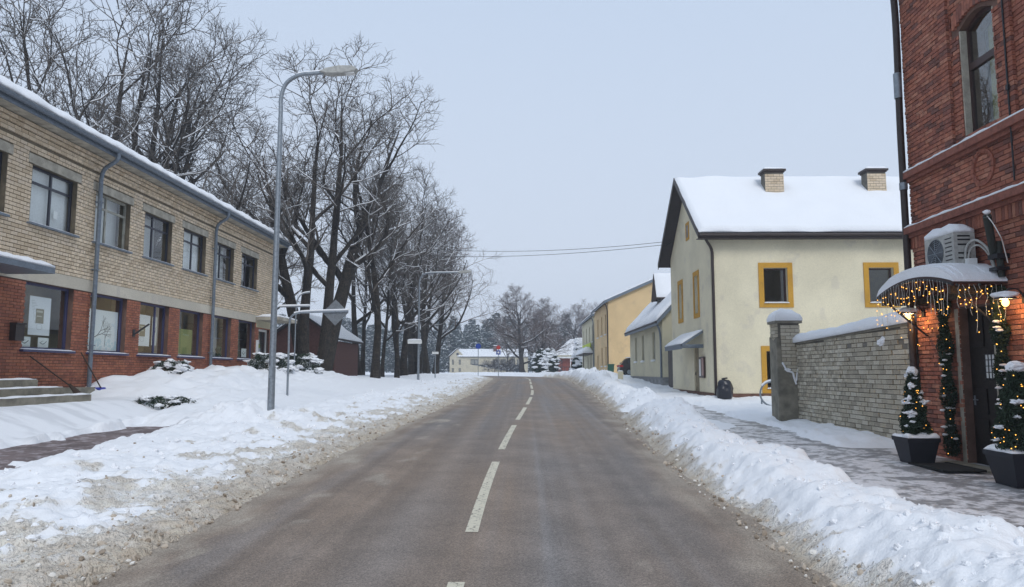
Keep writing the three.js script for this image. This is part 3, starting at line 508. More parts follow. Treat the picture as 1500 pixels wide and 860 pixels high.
{ const F = FL, g = thing('letter_box', 'dark brown letter box on red brick beside the first shop window', 'letter box', F.at(18.15, 2.5, 0)); part(g, 'box', F.box(18.0, 18.32, 2.42, 2.82, 0.003, 0.16), M.brownMetal); part(g, 'lid', F.box(17.98, 18.34, 2.823, 2.86, 0.003, 0.2), M.brownMetal); part(g, 'slot', F.box(18.05, 18.27, 2.72, 2.74, 0.161, 0.166), M.black); }
{ const F = FL, g = thing('flag_holder', 'short black flag holder slanting from the brick pier between shop windows', 'bracket', F.at(23.78, 2.9, 0)); part(g, 'plate', F.box(23.72, 23.86, 2.78, 3.02, 0.003, 0.02), M.black); part(g, 'socket', bar(F.at(23.79, 2.85, 0.02), F.at(23.95, 3.2, 0.42), 0.03), M.black); }
{ const g = thing('snow_shovel', 'blue-bladed snow shovel leaning on the wall by the downpipe', 'shovel', P(-12.0, 1.05, 21.1)); part(g, 'handle', bar(P(-12.45, 2.2, 20.75), P(-12.02, 1.15, 21.15), 0.018), M.woodDark); part(g, 'blade', slab(P(-12.15, 1.2, 21.0), P(-11.95, 1.2, 21.6), P(-11.6, 1.06, 21.45), P(-11.8, 1.06, 20.85), 0.02, { nu: 1, nv: 1 }), M.shovelBlue); }
{ const g = thing('broom', 'long dark broom leaning on the red brick under the first shop window', 'broom', P(-11.9, 1.0, 19.6)); part(g, 'handle', bar(P(-12.55, 2.05, 18.75), P(-11.95, 1.3, 19.5), 0.017), M.woodDark); part(g, 'brush', bar(P(-11.95, 1.32, 19.5), P(-11.82, 1.08, 19.68), 0.035, 0.09), M.woodDark); }

// ---------------------------------------------------------------- street lamps and signs on the left
function lampPost(label, pos, H, arm, r0) {
  const g = thing('street_lamp', label, 'street lamp', pos, 'street lamps'), at = (x, y, z) => pos.clone().add(V3(x, y, z));
  part(g, 'pole', bar(at(0, 0, 0), at(0, H - 0.85, 0), r0, r0 * 0.62, 14), M.galv);
  const a = part(g, 'arm', tube([at(0, H - 0.9, 0), at(0, H - 0.55, 0), at(0.12, H - 0.2, 0), at(0.42, H + 0.0, 0), at(0.8, H + 0.05, 0), at(arm, H + 0.07, 0)], r0 * 0.6, 40, 10), M.galv);
  part(a, 'snow', tube([at(0.4, H + 0.045, 0), at(0.8, H + 0.09, 0), at(arm, H + 0.115, 0)], r0 * 0.4, 16, 6), M.snow);
  const sh = new THREE.Shape([[0, 0.02], [0.12, 0.07], [0.45, 0.12], [0.78, 0.1], [0.86, 0.04], [0.82, 0], [0.5, -0.035], [0.15, -0.03]].map(([x, y]) => new THREE.Vector2(x, y)));
  const h = part(g, 'lamp_head', new THREE.ExtrudeGeometry(sh, { depth: 0.16, bevelEnabled: true, bevelSize: 0.03, bevelThickness: 0.04, bevelSegments: 2 }).translate(0, 0, -0.08).rotateZ(0.04).translate(pos.x + arm - 0.06, pos.y + H + 0.05, pos.z), M.offWhite);
  part(h, 'diffuser', new THREE.BoxGeometry(0.42, 0.02, 0.18).rotateZ(0.04).translate(pos.x + arm + 0.55, pos.y + H + 0.03, pos.z), M.white);
  part(g, 'service_door', new THREE.BoxGeometry(0.09, 0.3, 0.02).translate(pos.x, pos.y + 1.1, pos.z + r0 * 0.95), M.galv);
  return g;
}
lampPost('tall grey street lamp with curved arm, standing in snow before the brick building', P(-6, 0.55, 17.7), 8.42, 1.05, 0.085);
lampPost('slim grey street lamp among the roadside tree trunks further up the street', P(-7.1, 1.0, 50), 7.3, 2.7, 0.085);
{
  const x = -8, d = 25.2, y = 0.75, g = thing('road_sign', 'grey back of a diamond road sign on a bent snowy pole', 'road sign', P(x, y, d)), at = (a, b, c) => P(x + a, y + b, d + c);
  part(g, 'pole', tube([at(0, 0, 0), at(0, 1.6, 0), at(0, 2.55, 0), at(0.05, 2.78, 0), at(0.25, 2.9, 0), at(0.7, 2.93, 0), at(2.0, 2.97, 0)], 0.036, 60, 10), M.galv);
  part(g, 'snow', tube([at(0.15, 2.91, 0), at(0.4, 2.96, 0), at(0.8, 2.985, 0), at(2.02, 3.02, 0)], 0.033, 20, 6), M.snow);
  const r = 0.43, sh = new THREE.Shape([[-r, 0], [0, -r], [r, 0], [0, r]].map(([a, b]) => new THREE.Vector2(a, b)));
  part(g, 'sign_plate', new THREE.ExtrudeGeometry(sh, { depth: 0.012, bevelEnabled: true, bevelSize: 0.012, bevelThickness: 0.006, bevelSegments: 2 }).translate(x + 1.55, y + 2.92, -d - 0.06), M.signGrey);
  for (const k of [1.35, 1.75]) part(g, 'clamp', new THREE.BoxGeometry(0.06, 0.1, 0.05).translate(x + k, y + 2.95, -d - 0.02), M.galv);
}
{
  const x = -10.2, d = 33, y = 1.0, g = thing('road_sign', 'thin hooped pole with a snow-topped crossbar near the shop corner', 'road sign', P(x, y, d)), at = (a, b, c) => P(x + a, y + b, d + c);
  part(g, 'pole', tube([at(0, 0, 0), at(0, 3.2, 0), at(0.03, 3.75, 0), at(0.2, 4.1, 0), at(0.6, 4.2, 0)], 0.03, 40, 8), M.galv);
  const b = part(g, 'crossbar', [bar(at(-0.75, 3.55, 0), at(0.6, 3.57, 0), 0.03)], M.galv); part(b, 'snow', [bar(at(-0.76, 3.6, 0), at(0.61, 3.63, 0), 0.05, 0.04), tube([at(0.1, 4.05, 0), at(0.3, 4.18, 0), at(0.6, 4.24, 0)], 0.03, 10, 6)], M.snow);
}
function disc(c, r, th, m) { return new THREE.CylinderGeometry(r, r, th, 24).rotateX(Math.PI / 2).translate(c.x, c.y, c.z); }
{ const d = 64, x = -3.95, y = groundY(x, d), g = thing('road_sign', 'round blue road sign on a thin post at the bend', 'road sign', P(x, y, d)); part(g, 'post', bar(P(x, y - 0.05, d), P(x, 3.9, d), 0.03), M.galv); part(g, 'sign_plate', disc(P(x, 3.85, d - 0.05), 0.23, 0.02), M.signBlue); }
{ const d = 78, x = -2.7, y = groundY(x, d), g = thing('road_sign', 'round red sign above a square blue sign, far end of street', 'road sign', P(x, y, d)); part(g, 'post', bar(P(x, y - 0.05, d), P(x, 4.3, d), 0.035), M.galv); part(g, 'round_plate', disc(P(x, 4.2, d - 0.05), 0.21, 0.02), M.signRed); part(g, 'square_plate', new THREE.BoxGeometry(0.44, 0.44, 0.02).translate(x, 3.68, -d + 0.05), M.signBlue); part(g, 'white_panel', new THREE.BoxGeometry(0.2, 0.2, 0.01).translate(x, 3.68, -d + 0.07), M.white); }
{ const d = 57, x = -6.8, y = groundY(x, d), g = thing('marker_post', 'thin pale post with small plate beside the tree trunks', 'post', P(x, y, d)); part(g, 'post', bar(P(x, y - 0.05, d), P(x, 3.2, d), 0.04), M.galv); part(g, 'plate', new THREE.BoxGeometry(0.5, 0.18, 0.03).translate(x, 3.1, -d + 0.05), M.white); }
{ const d = 50, g = thing('direction_sign', 'snow-covered white arrow board on the far lamp post', 'sign', P(-7.55, 3.55, d)); part(g, 'board', new THREE.BoxGeometry(0.95, 0.22, 0.03).translate(-7.35, 3.65, -d + 0.1), M.white); part(g, 'bracket', new THREE.BoxGeometry(0.06, 0.2, 0.09).translate(-7.12, 3.65, -d + 0.05), M.galv); snowOn(g, new Frame(V3(0, 0, -d), V3(1, 0, 0), V3(0, 0, 1)), -7.83, -6.88, 0.06, 0.14, 3.762, 0.1); }

// ---------------------------------------------------------------- small brick outbuilding behind the big tree
{
  const g = thing('brick_shed', 'small red brick house with snowy roof behind the big forked tree', 'house', P(-14.2, 1, 52));
  const F = new Frame(V3(0, 0, -50), V3(1, 0, 0), V3(0, 0, 1));
  part(g, 'wall', [F.shape([[-16.8, 0.9], [-12.75, 0.9], [-12.75, 3.95], [-14.9, 5.5], [-16.8, 4.2]], [rect(-13.9, -13.3, 2.0, 3.3)], -0.3, 0.3), new THREE.BoxGeometry(0.3, 2.85, 6.7).translate(-12.901, 2.325, -53.66), new THREE.BoxGeometry(0.3, 3, 6.7).translate(-16.65, 2.4, -53.66)], M.redBrickFar);
  windowUnit(g, F, -13.9, -13.3, 2.0, 3.3, -0.1, M.white, { fw: 0.06, curtain: M.interior });
  const r = part(g, 'roof', [slab(P(-14.95, 5.5, 49.6), P(-14.95, 5.5, 57.2), P(-12.4, 3.77, 57.2), P(-12.4, 3.77, 49.6), 0.1, { nu: 1, nv: 1 }), slab(P(-14.95, 5.5, 49.6), P(-14.95, 5.5, 57.2), P(-17.2, 3.95, 57.2), P(-17.2, 3.95, 49.6), 0.1, { nu: 1, nv: 1 })], M.roofDark);
  part(r, 'snow', [slab(P(-14.95, 5.62, 49.6), P(-14.95, 5.62, 57.2), P(-12.4, 3.89, 57.2), P(-12.4, 3.89, 49.6), 0.14, { nu: 20, nv: 10, amp: 0.04, round: 0.1 }), slab(P(-14.95, 5.62, 49.6), P(-14.95, 5.62, 57.2), P(-17.2, 4.07, 57.2), P(-17.2, 4.07, 49.6), 0.14, { nu: 20, nv: 10, amp: 0.04, round: 0.1 })], M.snow);
}
// ---------------------------------------------------------------- right: old red brick building with decorated entrance
const FR = new Frame(V3(7.4, 0, 0), V3(0, 0, 1), V3(-1, 0, 0));   // u = -distance
{
  const g = thing('brick_building', 'old dark red brick building with arched window, at the right edge', 'building', P(7.4, 0.1, 10));
  const U0 = -14.12, U1 = -4, top = 10.2, led1 = 5.44, led2 = 4.37;
  const doorH = [-12.78, -11.86, 0.12, 2.72];
  const wins = [[-12.28, -11.36], [-9.3, -8.38]].map(([a, b]) => [a, b, 5.58, 7.42]);
  const arch = (a, b, c, d, rise) => { const p = [[a, c], [b, c], [b, d]]; for (let i = 1; i < 8; i++) { const t = i / 8; p.push([mix(b, a, t), d + rise * Math.sin(Math.PI * t)]); } p.push([a, d]); return p; };
  part(g, 'wall', FR.shape(rect(U0, U1, -0.2, top), [rect(...doorH), ...wins.map((w) => arch(...w, 0.16))], -0.47, 0.45), M.mortarR);
  const FEn = new Frame(V3(0, 0, -14.12), V3(-1, 0, 0), V3(0, 0, -1));
  part(g, 'end_wall', [FEn.box(-16, -7.42, -0.2, top, -0.4, 0), new THREE.BoxGeometry(8.6, top, 0.4).translate(11.7, top / 2 - 0.2, -4.2), new THREE.BoxGeometry(0.4, top, 10.3).translate(16.2, top / 2 - 0.2, -9.2)], M.mortarR);
  part(g, 'storey_floor', new THREE.BoxGeometry(8.2, 0.3, 9.6).translate(11.95, 4.3, -9.2), M.interior);
  part(g, 'roof', new THREE.BoxGeometry(9.6, 0.3, 11.2).translate(11.7, top + 0.16, -9.2), M.roofDark);
  const holesB = [doorH, ...wins.map(([a, b, c, d]) => [a, b, c, d + 0.12]), [U0, U1, led1 - 0.12, led1 + 0.02], [U0, U1, led2 - 0.12, led2 + 0.02], [U0, U1, led2 - 0.42, led2 - 0.12]];
  for (const [a, b, c, d] of wins) holesB.push([a - 0.2, b + 0.2, d - 0.02, d + 0.42]);
  const ring = []; for (const w of wins) ring.push([(w[0] + w[1]) / 2, 4.93]);
  const B = courses(FR, U0, U1, -0.1, top, holesB, 0.245, 0.066, 0.011, -0.02, 0.02, 'D', 0.014);
  // soldier course below the lower ledge, panel courses standing proud beside the window, arches
  for (let u = U0; u < U1; u += 0.078) B.push({ F: FR, u: u + 0.034, v: led2 - 0.27, w: 0.066, h: 0.27, n0: -0.02, p: 0.055 + rnd() * 0.012, tone: 'D', k: Math.floor(rnd() * 7) });
  for (const [a, b, c, d] of wins) {
    for (let k = 0; k < 15; k++) { const t = (k + 0.5) / 15; B.push({ F: FR, u: mix(a - 0.12, b + 0.12, t), v: d + 0.06 + 0.17 * Math.sin(Math.PI * t) + 0.12, w: 0.07, h: 0.26, n0: -0.02, p: 0.05, tone: 'D', k: Math.floor(rnd() * 7) }); }
    for (const s of [a - 0.42, b + 0.3]) for (let v = led1 + 0.04; v < 8.2; v += 0.077) B.push({ F: FR, u: s + 0.06, v: v + 0.033, w: 0.24, h: 0.066, n0: 0.002, p: 0.05 + rnd() * 0.008, tone: 'D', k: Math.floor(rnd() * 7) });
  }
  layBricks(g, B);
  for (const [u, v] of ring) { const q = []; for (let k = 0; k < 18; k++) { const a = k / 18 * Math.PI * 2; q.push(new THREE.BoxGeometry(0.1, 0.07, 0.06).rotateZ(a + Math.PI / 2).translate(u + 0.26 * Math.cos(a), v + 0.26 * Math.sin(a), 0.0).applyMatrix4(FR.m)); } part(g, 'round_ornament', q, BM.D[1]); }
  for (const [v, pr] of [[led1, 0.13], [led2, 0.16]]) {
    const l = part(g, 'ledge', [FR.box(U0 - 0.02, U1, v - 0.12, v, -0.02, pr), FR.box(U0, U1, v - 0.19, v - 0.122, 0.002, pr * 0.55)], BM.D[3]); snowOn(l, FR, U0 - 0.01, U1, 0.0, pr - 0.005, v + 0.003, v === led1 ? 0.06 : 0.055, 0.5);
  }
  for (const [a, b, c, d] of wins) {   // arched casement, its rounded head as part of the frame
    const n = -0.13, fw = 0.07, out = arch(a, b, c, d, 0.16), inn = arch(a + fw, b - fw, c + fw, d - 0.02, 0.115);
    const w = part(g, 'window', [FR.shape(out, [inn], n - 0.07, 0.07), FR.box(a + fw, b - fw, c + 1.12, c + 1.24, n - 0.066, n + 0.006)], M.brownFrame);
    part(w, 'pane', FR.shape(arch(a + fw, b - fw, c + fw, c + 1.12, 0), [], n - 0.035, 0.004), M.glass); part(w, 'pane', FR.shape(arch(a + fw, b - fw, c + 1.24, d - 0.02, 0.115), [], n - 0.035, 0.004), M.glass);
    part(w, 'reveal', [FR.box(a - 0.002, a + 0.035, c, d, n + 0.001, -0.022), FR.box(b - 0.035, b + 0.002, c, d, n + 0.001, -0.022)], M.concrete);
    part(w, 'curtain', [FR.box(a + 0.05, a + 0.26, c, d + 0.2, -0.5, -0.48), FR.box(b - 0.2, b - 0.02, c, d + 0.2, -0.5, -0.48)], mat(0.28, 0.26, 0.05, 0.95));
    part(w, 'net_curtain', FR.box(a - 0.3, b + 0.3, c - 0.1, d + 0.3, -0.62, -0.6), M.curtain);
  }
  const pipe = part(g, 'downpipe', tube([FR.at(U0 + 0.02, 9.9, 0.35), FR.at(U0 - 0.0, 9.6, 0.2), FR.at(U0 - 0.02, 9.2, 0.1), FR.at(U0 - 0.02, 6, 0.1), FR.at(U0 - 0.02, 0.3, 0.1)], 0.065, 60, 10), M.brownMetal);
  part(pipe, 'collar', [3.2, 5.2, 7.2].map((v) => new THREE.CylinderGeometry(0.075, 0.075, v === 7.2 ? 0.5 : 0.14, 12).translate(...FR.at(U0 - 0.02, v, 0.1).toArray())), M.galv);
  part(g, 'cable', [bar(FR.at(-11.0, 10, 0.07), FR.at(-11.0, 4.5, 0.07), 0.014), FR.box(-11.03, -10.97, 5.9, 5.98, 0.02, 0.09)], M.black);
  // doorway: panelled leaf set back, small barred light, stone threshold
  const [a, b, c, d] = doorH, n = -0.16;
  const door = part(g, 'door', [FR.box(a, b, c, d, n - 0.06, n)], M.doorBrown);
  [[0.1, 0.75], [0.85, 1.25], [1.95, 2.45]].flatMap(([p, q]) => [[0.1, 0.42], [0.5, 0.82]].map(([s, t]) => FR.box(a + s, a + t, c + p, c + q, n + 0.002, n + 0.022))).forEach((q) => part(door, 'panel', q, M.doorBrown));
  const gl = part(door, 'door_light', FR.box(a + 0.42, a + 0.68, c + 1.42, c + 1.82, n + 0.002, n + 0.012), M.curtain); gl.userData.label = 'small pale barred window in the door';
  part(door, 'grille', [...[0.42, 0.505, 0.59, 0.675].map((u) => FR.box(a + u, a + u + 0.012, c + 1.4, c + 1.84, n + 0.014, n + 0.024)), ...[1.42, 1.52, 1.62, 1.72, 1.81].map((v) => FR.box(a + 0.41, a + 0.69, c + v, c + v + 0.012, n + 0.025, n + 0.033))], M.black);
  part(door, 'handle', [FR.box(a + 0.08, a + 0.12, c + 0.98, c + 1.14, n + 0.003, n + 0.03), bar(FR.at(a + 0.1, c + 1.07, n + 0.05), FR.at(a + 0.22, c + 1.07, n + 0.05), 0.01)], M.galv);
  part(g, 'door_jamb', [FR.box(a - 0.1, a - 0.002, c, d, -0.1, 0.006), FR.box(b + 0.002, b + 0.08, c, d, -0.1, 0.006)], M.concrete);
  part(g, 'threshold', FR.box(a - 0.25, b + 0.25, -0.05, c + 0.03, 0.01, 0.34), M.stepStone);
}
// arched canopy over the door
const CU0 = -13.9, CU1 = -11.42, canY = (u) => 3.0 + 0.2 * Math.sin(Math.PI * clamp((u - CU0) / (CU1 - CU0))) ** 0.85, CP = 0.84;
{
  const g = thing('door_canopy', 'arched dark canopy heaped with snow over the decorated brown door', 'canopy', FR.at(-12.6, 2.95, 0));
  const sheet = [], snow = []; const N = 30;
  const arc = (off, n0, n1, th) => { const s = []; for (let i = 0; i <= N; i++) { const u = mix(CU0, CU1, i / N); s.push([u, canY(u) + off]); } for (let i = N; i >= 0; i--) { const u = mix(CU0, CU1, i / N); const e = Math.sqrt(clamp(Math.min(i, N - i) / 6)); s.push([u, canY(u) + off + (typeof th === 'function' ? th(u, e) : th)]); } return FR.shape(s, [], n0, n1 - n0); };
  sheet.push(arc(0, 0.003, CP, 0.03)); part(g, 'roof_sheet', sheet, M.brownFrame);
  for (let k = 0; k < 9; k++) snow.push(arc(0.032, 0.005 + k * 0.092, 0.005 + (k + 1) * 0.092, (u, e) => (0.03 + 0.19 * e) * (k === 8 ? 0.75 : k === 7 ? 0.93 : 1) + 0.02 * ns(u * 3, k * 0.4)));
  part(g, 'snow', snow, M.snow);
  part(g, 'front_rim', arc(-0.035, CP - 0.02, CP + 0.012, 0.034), M.black);
  part(g, 'side_beam', [FR.box(CU0 + 0.12, CU0 + 0.2, 2.86, 2.98, 0.004, CP - 0.03), FR.box(CU1 - 0.2, CU1 - 0.12, 2.86, 2.98, 0.004, CP - 0.03), FR.box(CU0 + 0.2, CU1 - 0.2, 2.87, 2.99, 0.1, 0.16)], M.tanWood);
  part(g, 'bracket', [CU0 + 0.16, CU1 - 0.16].map((u) => bar(FR.at(u, 2.3, 0.02), FR.at(u, 2.88, CP - 0.15), 0.02)), M.black);
}
{   // hanging light strings along the canopy
  const g = thing('icicle_lights', 'warm white icicle light strings hanging along the canopy edge', 'string lights', FR.at(-12.6, 2.95, CP)), r = rngOf(9), w = [], b = [];
  for (let i = 0; i < 26; i++) {
    const u = mix(CU0 + 0.05, CU1 - 0.05, (i + 0.5) / 26), n = CP + 0.03 + 0.02 * r(), y0 = canY(u) - 0.01, L = (u < -12.9 ? 0.25 + 0.35 * r() : 0.15 + 0.42 * r()) + (i % 9 === 4 ? 0.35 : 0), pts = [];
    for (let k = 0; k <= 5; k++) pts.push(FR.at(u + 0.03 * (r() - 0.5) * k * 0.6, y0 - L * k / 5, n + 0.02 * (r() - 0.5))); w.push(tube(pts, 0.003, 10, 3));
    for (let k = 0; k < 1 + L * 2.6; k++) { const q = FR.at(u + 0.05 * (r() - 0.5), y0 - L * (0.15 + 0.85 * r()), n + 0.015); b.push(new THREE.IcosahedronGeometry(0.009, 0).translate(q.x, q.y, q.z)); }
  }
  for (let i = 0; i < 9; i++) { const n = 0.1 + 0.085 * i, y0 = canY(CU1) - 0.02, L = 0.2 + 0.35 * r() + (i % 4 === 1 ? 0.3 : 0), u = CU1 + 0.03, pts = []; for (let k = 0; k <= 5; k++) pts.push(FR.at(u + 0.02 * (r() - 0.5), y0 - L * k / 5, n + 0.05 * (r() - 0.5))); w.push(tube(pts, 0.003, 10, 3)); for (let k = 0; k < 2 + L * 4; k++) { const q = FR.at(u + 0.015, y0 - L * (0.1 + 0.9 * r()), n + 0.04 * (r() - 0.5)); b.push(new THREE.IcosahedronGeometry(0.009, 0).translate(q.x, q.y, q.z)); } }
  for (let i = 0; i < 14; i++) { const q = FR.at(-13.9 + 0.75 * r(), 2.75 - 1.15 * r() * r(), 0.4 * r() + 0.1); b.push(new THREE.IcosahedronGeometry(0.009, 0).translate(q.x, q.y, q.z)); }
  part(g, 'wire', w, M.wireWhite); part(g, 'light_bulbs', b, M.fairy, { kind: 'stuff' });
}
{   // air conditioner
  const g = thing('air_conditioner', 'white air conditioner with snow on top, bracketed above the canopy', 'air conditioner', FR.at(-12.4, 3.5, 0)), a = -12.85, b = -11.98, y0 = 3.36, y1 = 3.9;
  part(g, 'casing', [FR.box(a, b, y0, y1, 0.12, 0.46)], M.offWhite);
  part(g, 'fan_grille', [...Array.from({ length: 7 }, (_, k) => new THREE.TorusGeometry(0.05 + k * 0.031, 0.005, 4, 28).translate(a + 0.32, y0 + 0.27, 0.466).applyMatrix4(FR.m)), ...Array.from({ length: 8 }, (_, k) => bar(FR.at(a + 0.32, y0 + 0.27, 0.468), FR.at(a + 0.32 + 0.24 * Math.cos(k * Math.PI / 4), y0 + 0.27 + 0.24 * Math.sin(k * Math.PI / 4), 0.468), 0.005))], M.galv);
  part(g, 'fan_opening', new THREE.CylinderGeometry(0.245, 0.245, 0.004, 28).rotateX(Math.PI / 2).translate(a + 0.32, y0 + 0.27, 0.462).applyMatrix4(FR.m), M.black);
  part(g, 'vent_slots', [0.1, 0.17, 0.24, 0.31, 0.38, 0.45].map((v) => FR.box(a + 0.62, b - 0.06, y0 + v, y0 + v + 0.02, 0.461, 0.464)), M.black);
  part(g, 'side_slots', [0.12, 0.2, 0.34, 0.42, 0.48].map((v) => new THREE.BoxGeometry(0.2, 0.025, 0.004).translate(7.1, y0 + v, b + 0.003)), M.black);
  part(g, 'service_cover', new THREE.BoxGeometry(0.14, 0.16, 0.1).translate(7.16, y0 + 0.02, b + 0.06), M.white);
  part(g, 'mount_bracket', [FR.box(a + 0.1, a + 0.14, y0 - 0.05, y0 - 0.002, 0.005, 0.48), FR.box(b - 0.14, b - 0.1, y0 - 0.05, y0 - 0.002, 0.005, 0.48), FR.box(a + 0.1, a + 0.14, y0 - 0.35, y0 - 0.05, 0.005, 0.03), FR.box(b - 0.14, b - 0.1, y0 - 0.35, y0 - 0.05, 0.005, 0.03)], M.galv);
  snowOn(g, FR, a, b, 0.12, 0.46, y1 + 0.002, 0.17);
}
{   // dark arm with conduits on the wall
  const g = thing('cable_arm', 'black slanted cable arm with pale conduits on the brick wall', 'cable arm', FR.at(-11.4, 3.4, 0));
  part(g, 'arm', [bar(FR.at(-11.52, 3.42, 0.12), FR.at(-11.1, 3.98, 0.45), 0.055, 0.06, 10), bar(FR.at(-11.44, 3.1, 0.08), FR.at(-11.4, 3.65, 0.12), 0.05, 0.05)], M.rope);
  part(g, 'clamp', FR.box(-11.56, -11.32, 3.38, 3.45, 0.012, 0.2), M.black); part(g, 'clamp', FR.box(-11.54, -11.34, 3.2, 3.25, 0.012, 0.2), M.black);
  part(g, 'conduit', [tube([FR.at(-11.98, 3.42, 0.3), FR.at(-11.9, 3.66, 0.3), FR.at(-11.75, 3.73, 0.26), FR.at(-11.6, 3.56, 0.16), FR.at(-11.56, 3.1, 0.06)], 0.02, 30, 8), tube([FR.at(-11.98, 3.38, 0.26), FR.at(-11.88, 3.6, 0.26), FR.at(-11.75, 3.65, 0.22), FR.at(-11.64, 3.5, 0.14), FR.at(-11.61, 3.1, 0.05)], 0.016, 30, 8)], M.offWhite);
  part(g, 'loose_cable', [tube([FR.at(-11.1, 3.98, 0.45), FR.at(-10.98, 3.85, 0.45), FR.at(-10.94, 3.65, 0.38), FR.at(-11.1, 3.6, 0.25), FR.at(-11.3, 3.3, 0.06)], 0.008, 30, 6)], M.wireWhite);
  part(g, 'snow', lump(FR.at(-11.1, 4.04, 0.45), 0.05, 0.035, 0.05, 4), M.snow);
}
function wallLamp(label, u, y) {
  const g = thing('wall_lamp', label, 'wall lamp', FR.at(u, y, 0), 'entrance wall lamps'), c = FR.at(u, y, 0.3);
  part(g, 'arm', [tube([FR.at(u, y + 0.02, 0.02), FR.at(u, y + 0.14, 0.1), FR.at(u, y + 0.15, 0.24), FR.at(u, y + 0.08, 0.3)], 0.012, 20, 6), FR.box(u - 0.04, u + 0.04, y - 0.06, y + 0.08, 0.003, 0.03)], M.black);
  const s = part(g, 'lamp_shade', new THREE.LatheGeometry([[0.02, 0.1], [0.05, 0.085], [0.13, 0.03], [0.16, 0.0], [0.155, -0.004], [0.12, 0.022], [0.04, 0.07]].map(([x, v]) => new THREE.Vector2(x, v)), 24).translate(c.x, c.y, c.z), M.black);
  part(s, 'snow', lump(V3(c.x, c.y + 0.06, c.z), 0.17, 0.06, 0.17, u, 3, 0.15), M.snow);
  part(g, 'light_bulb', new THREE.SphereGeometry(0.05, 14, 10).scale(1, 1.25, 1).translate(c.x, c.y - 0.05, c.z), M.lampGlow);
  const l = new THREE.PointLight(new THREE.Color(1, 0.6, 0.24), 0.9, 0, 2); l.position.set(c.x, c.y - 0.05, c.z); l.castShadow = true; l.shadow.radius = 2; scene.add(l);
}
wallLamp('lit wall lamp with snowy shade at the brick corner by the garden wall', -13.85, 2.72);
wallLamp('lit wall lamp with snowy shade over the big planter, right of the door', -11.05, 2.72);

function leaves(n, sample, size, seed) {   // many small needle-like faces
  const r = rngOf(seed), pos = [];
  for (let i = 0; i < n; i++) { const c = sample(r), a = V3(r() - 0.5, r() - 0.5, r() - 0.5).normalize(), b = V3(r() - 0.5, r() - 0.5, r() - 0.5).cross(a).normalize(), s = size * (0.6 + 0.8 * r()); pos.push(c.x - a.x * s, c.y - a.y * s, c.z - a.z * s, c.x + a.x * s, c.y + a.y * s, c.z + a.z * s, c.x + b.x * s * 0.45, c.y + b.y * s * 0.45, c.z + b.z * s * 0.45); }
  const g = new THREE.BufferGeometry(); g.setAttribute('position', new THREE.Float32BufferAttribute(pos, 3)); g.computeVertexNormals(); return g;
}
function bulbsOn(g, n, sample, seed, r0 = 0.008) { const r = rngOf(seed), b = []; for (let i = 0; i < n; i++) { const c = sample(r); b.push(new THREE.IcosahedronGeometry(r0, 0).translate(c.x, c.y, c.z)); } part(g, 'light_bulbs', b, M.fairy, { kind: 'stuff' }); }
function garland(label, u, y0, y1, sweep) {
  const g = thing('garland', label, 'garland', FR.at(u, y0, 0.02), 'fir garlands round the door'); const axis = (t, r) => { const th = r() * 6.283, q = 0.115 * Math.sqrt(r()) * (0.85 + 0.3 * Math.sin(t * 21)); return FR.at(u + sweep * (1 - t) + q * Math.cos(th), mix(y0, y1, t), 0.13 + q * Math.sin(th)); };
  part(g, 'stem', tube([FR.at(u + sweep, y0, 0.1), FR.at(u + sweep * 0.5, (y0 + y1) / 2, 0.1), FR.at(u, y1, 0.1)], 0.012, 12, 5), M.woodDark);
  part(g, 'foliage', leaves(6000, (r) => axis(r(), r), 0.04, 31 + u * 10), M.needles, { kind: 'stuff' });
  const r = rngOf(5 + Math.round(u * 7)), sn = []; for (let k = 0; k < 12; k++) { const q = axis(0.1 + 0.65 * r(), r); sn.push(lump(V3(q.x - 0.07, q.y, q.z + 0.04), 0.04 + 0.025 * r(), 0.02, 0.035, k * 3.1)); } part(g, 'snow', sn, M.snow, { kind: 'stuff' });
  bulbsOn(g, 20, (q) => { const p = axis(q(), q); return V3(p.x - 0.06, p.y, p.z + 0.05 * q()); }, 44 + Math.round(u));
}
garland('fir garland with snow clumps down the far jamb of the door', -13.0, 0.25, 2.95, 0.02);
garland('fir garland with fairy lights down the near jamb, behind the big planter', -11.5, 0.9, 2.95, 0.03);
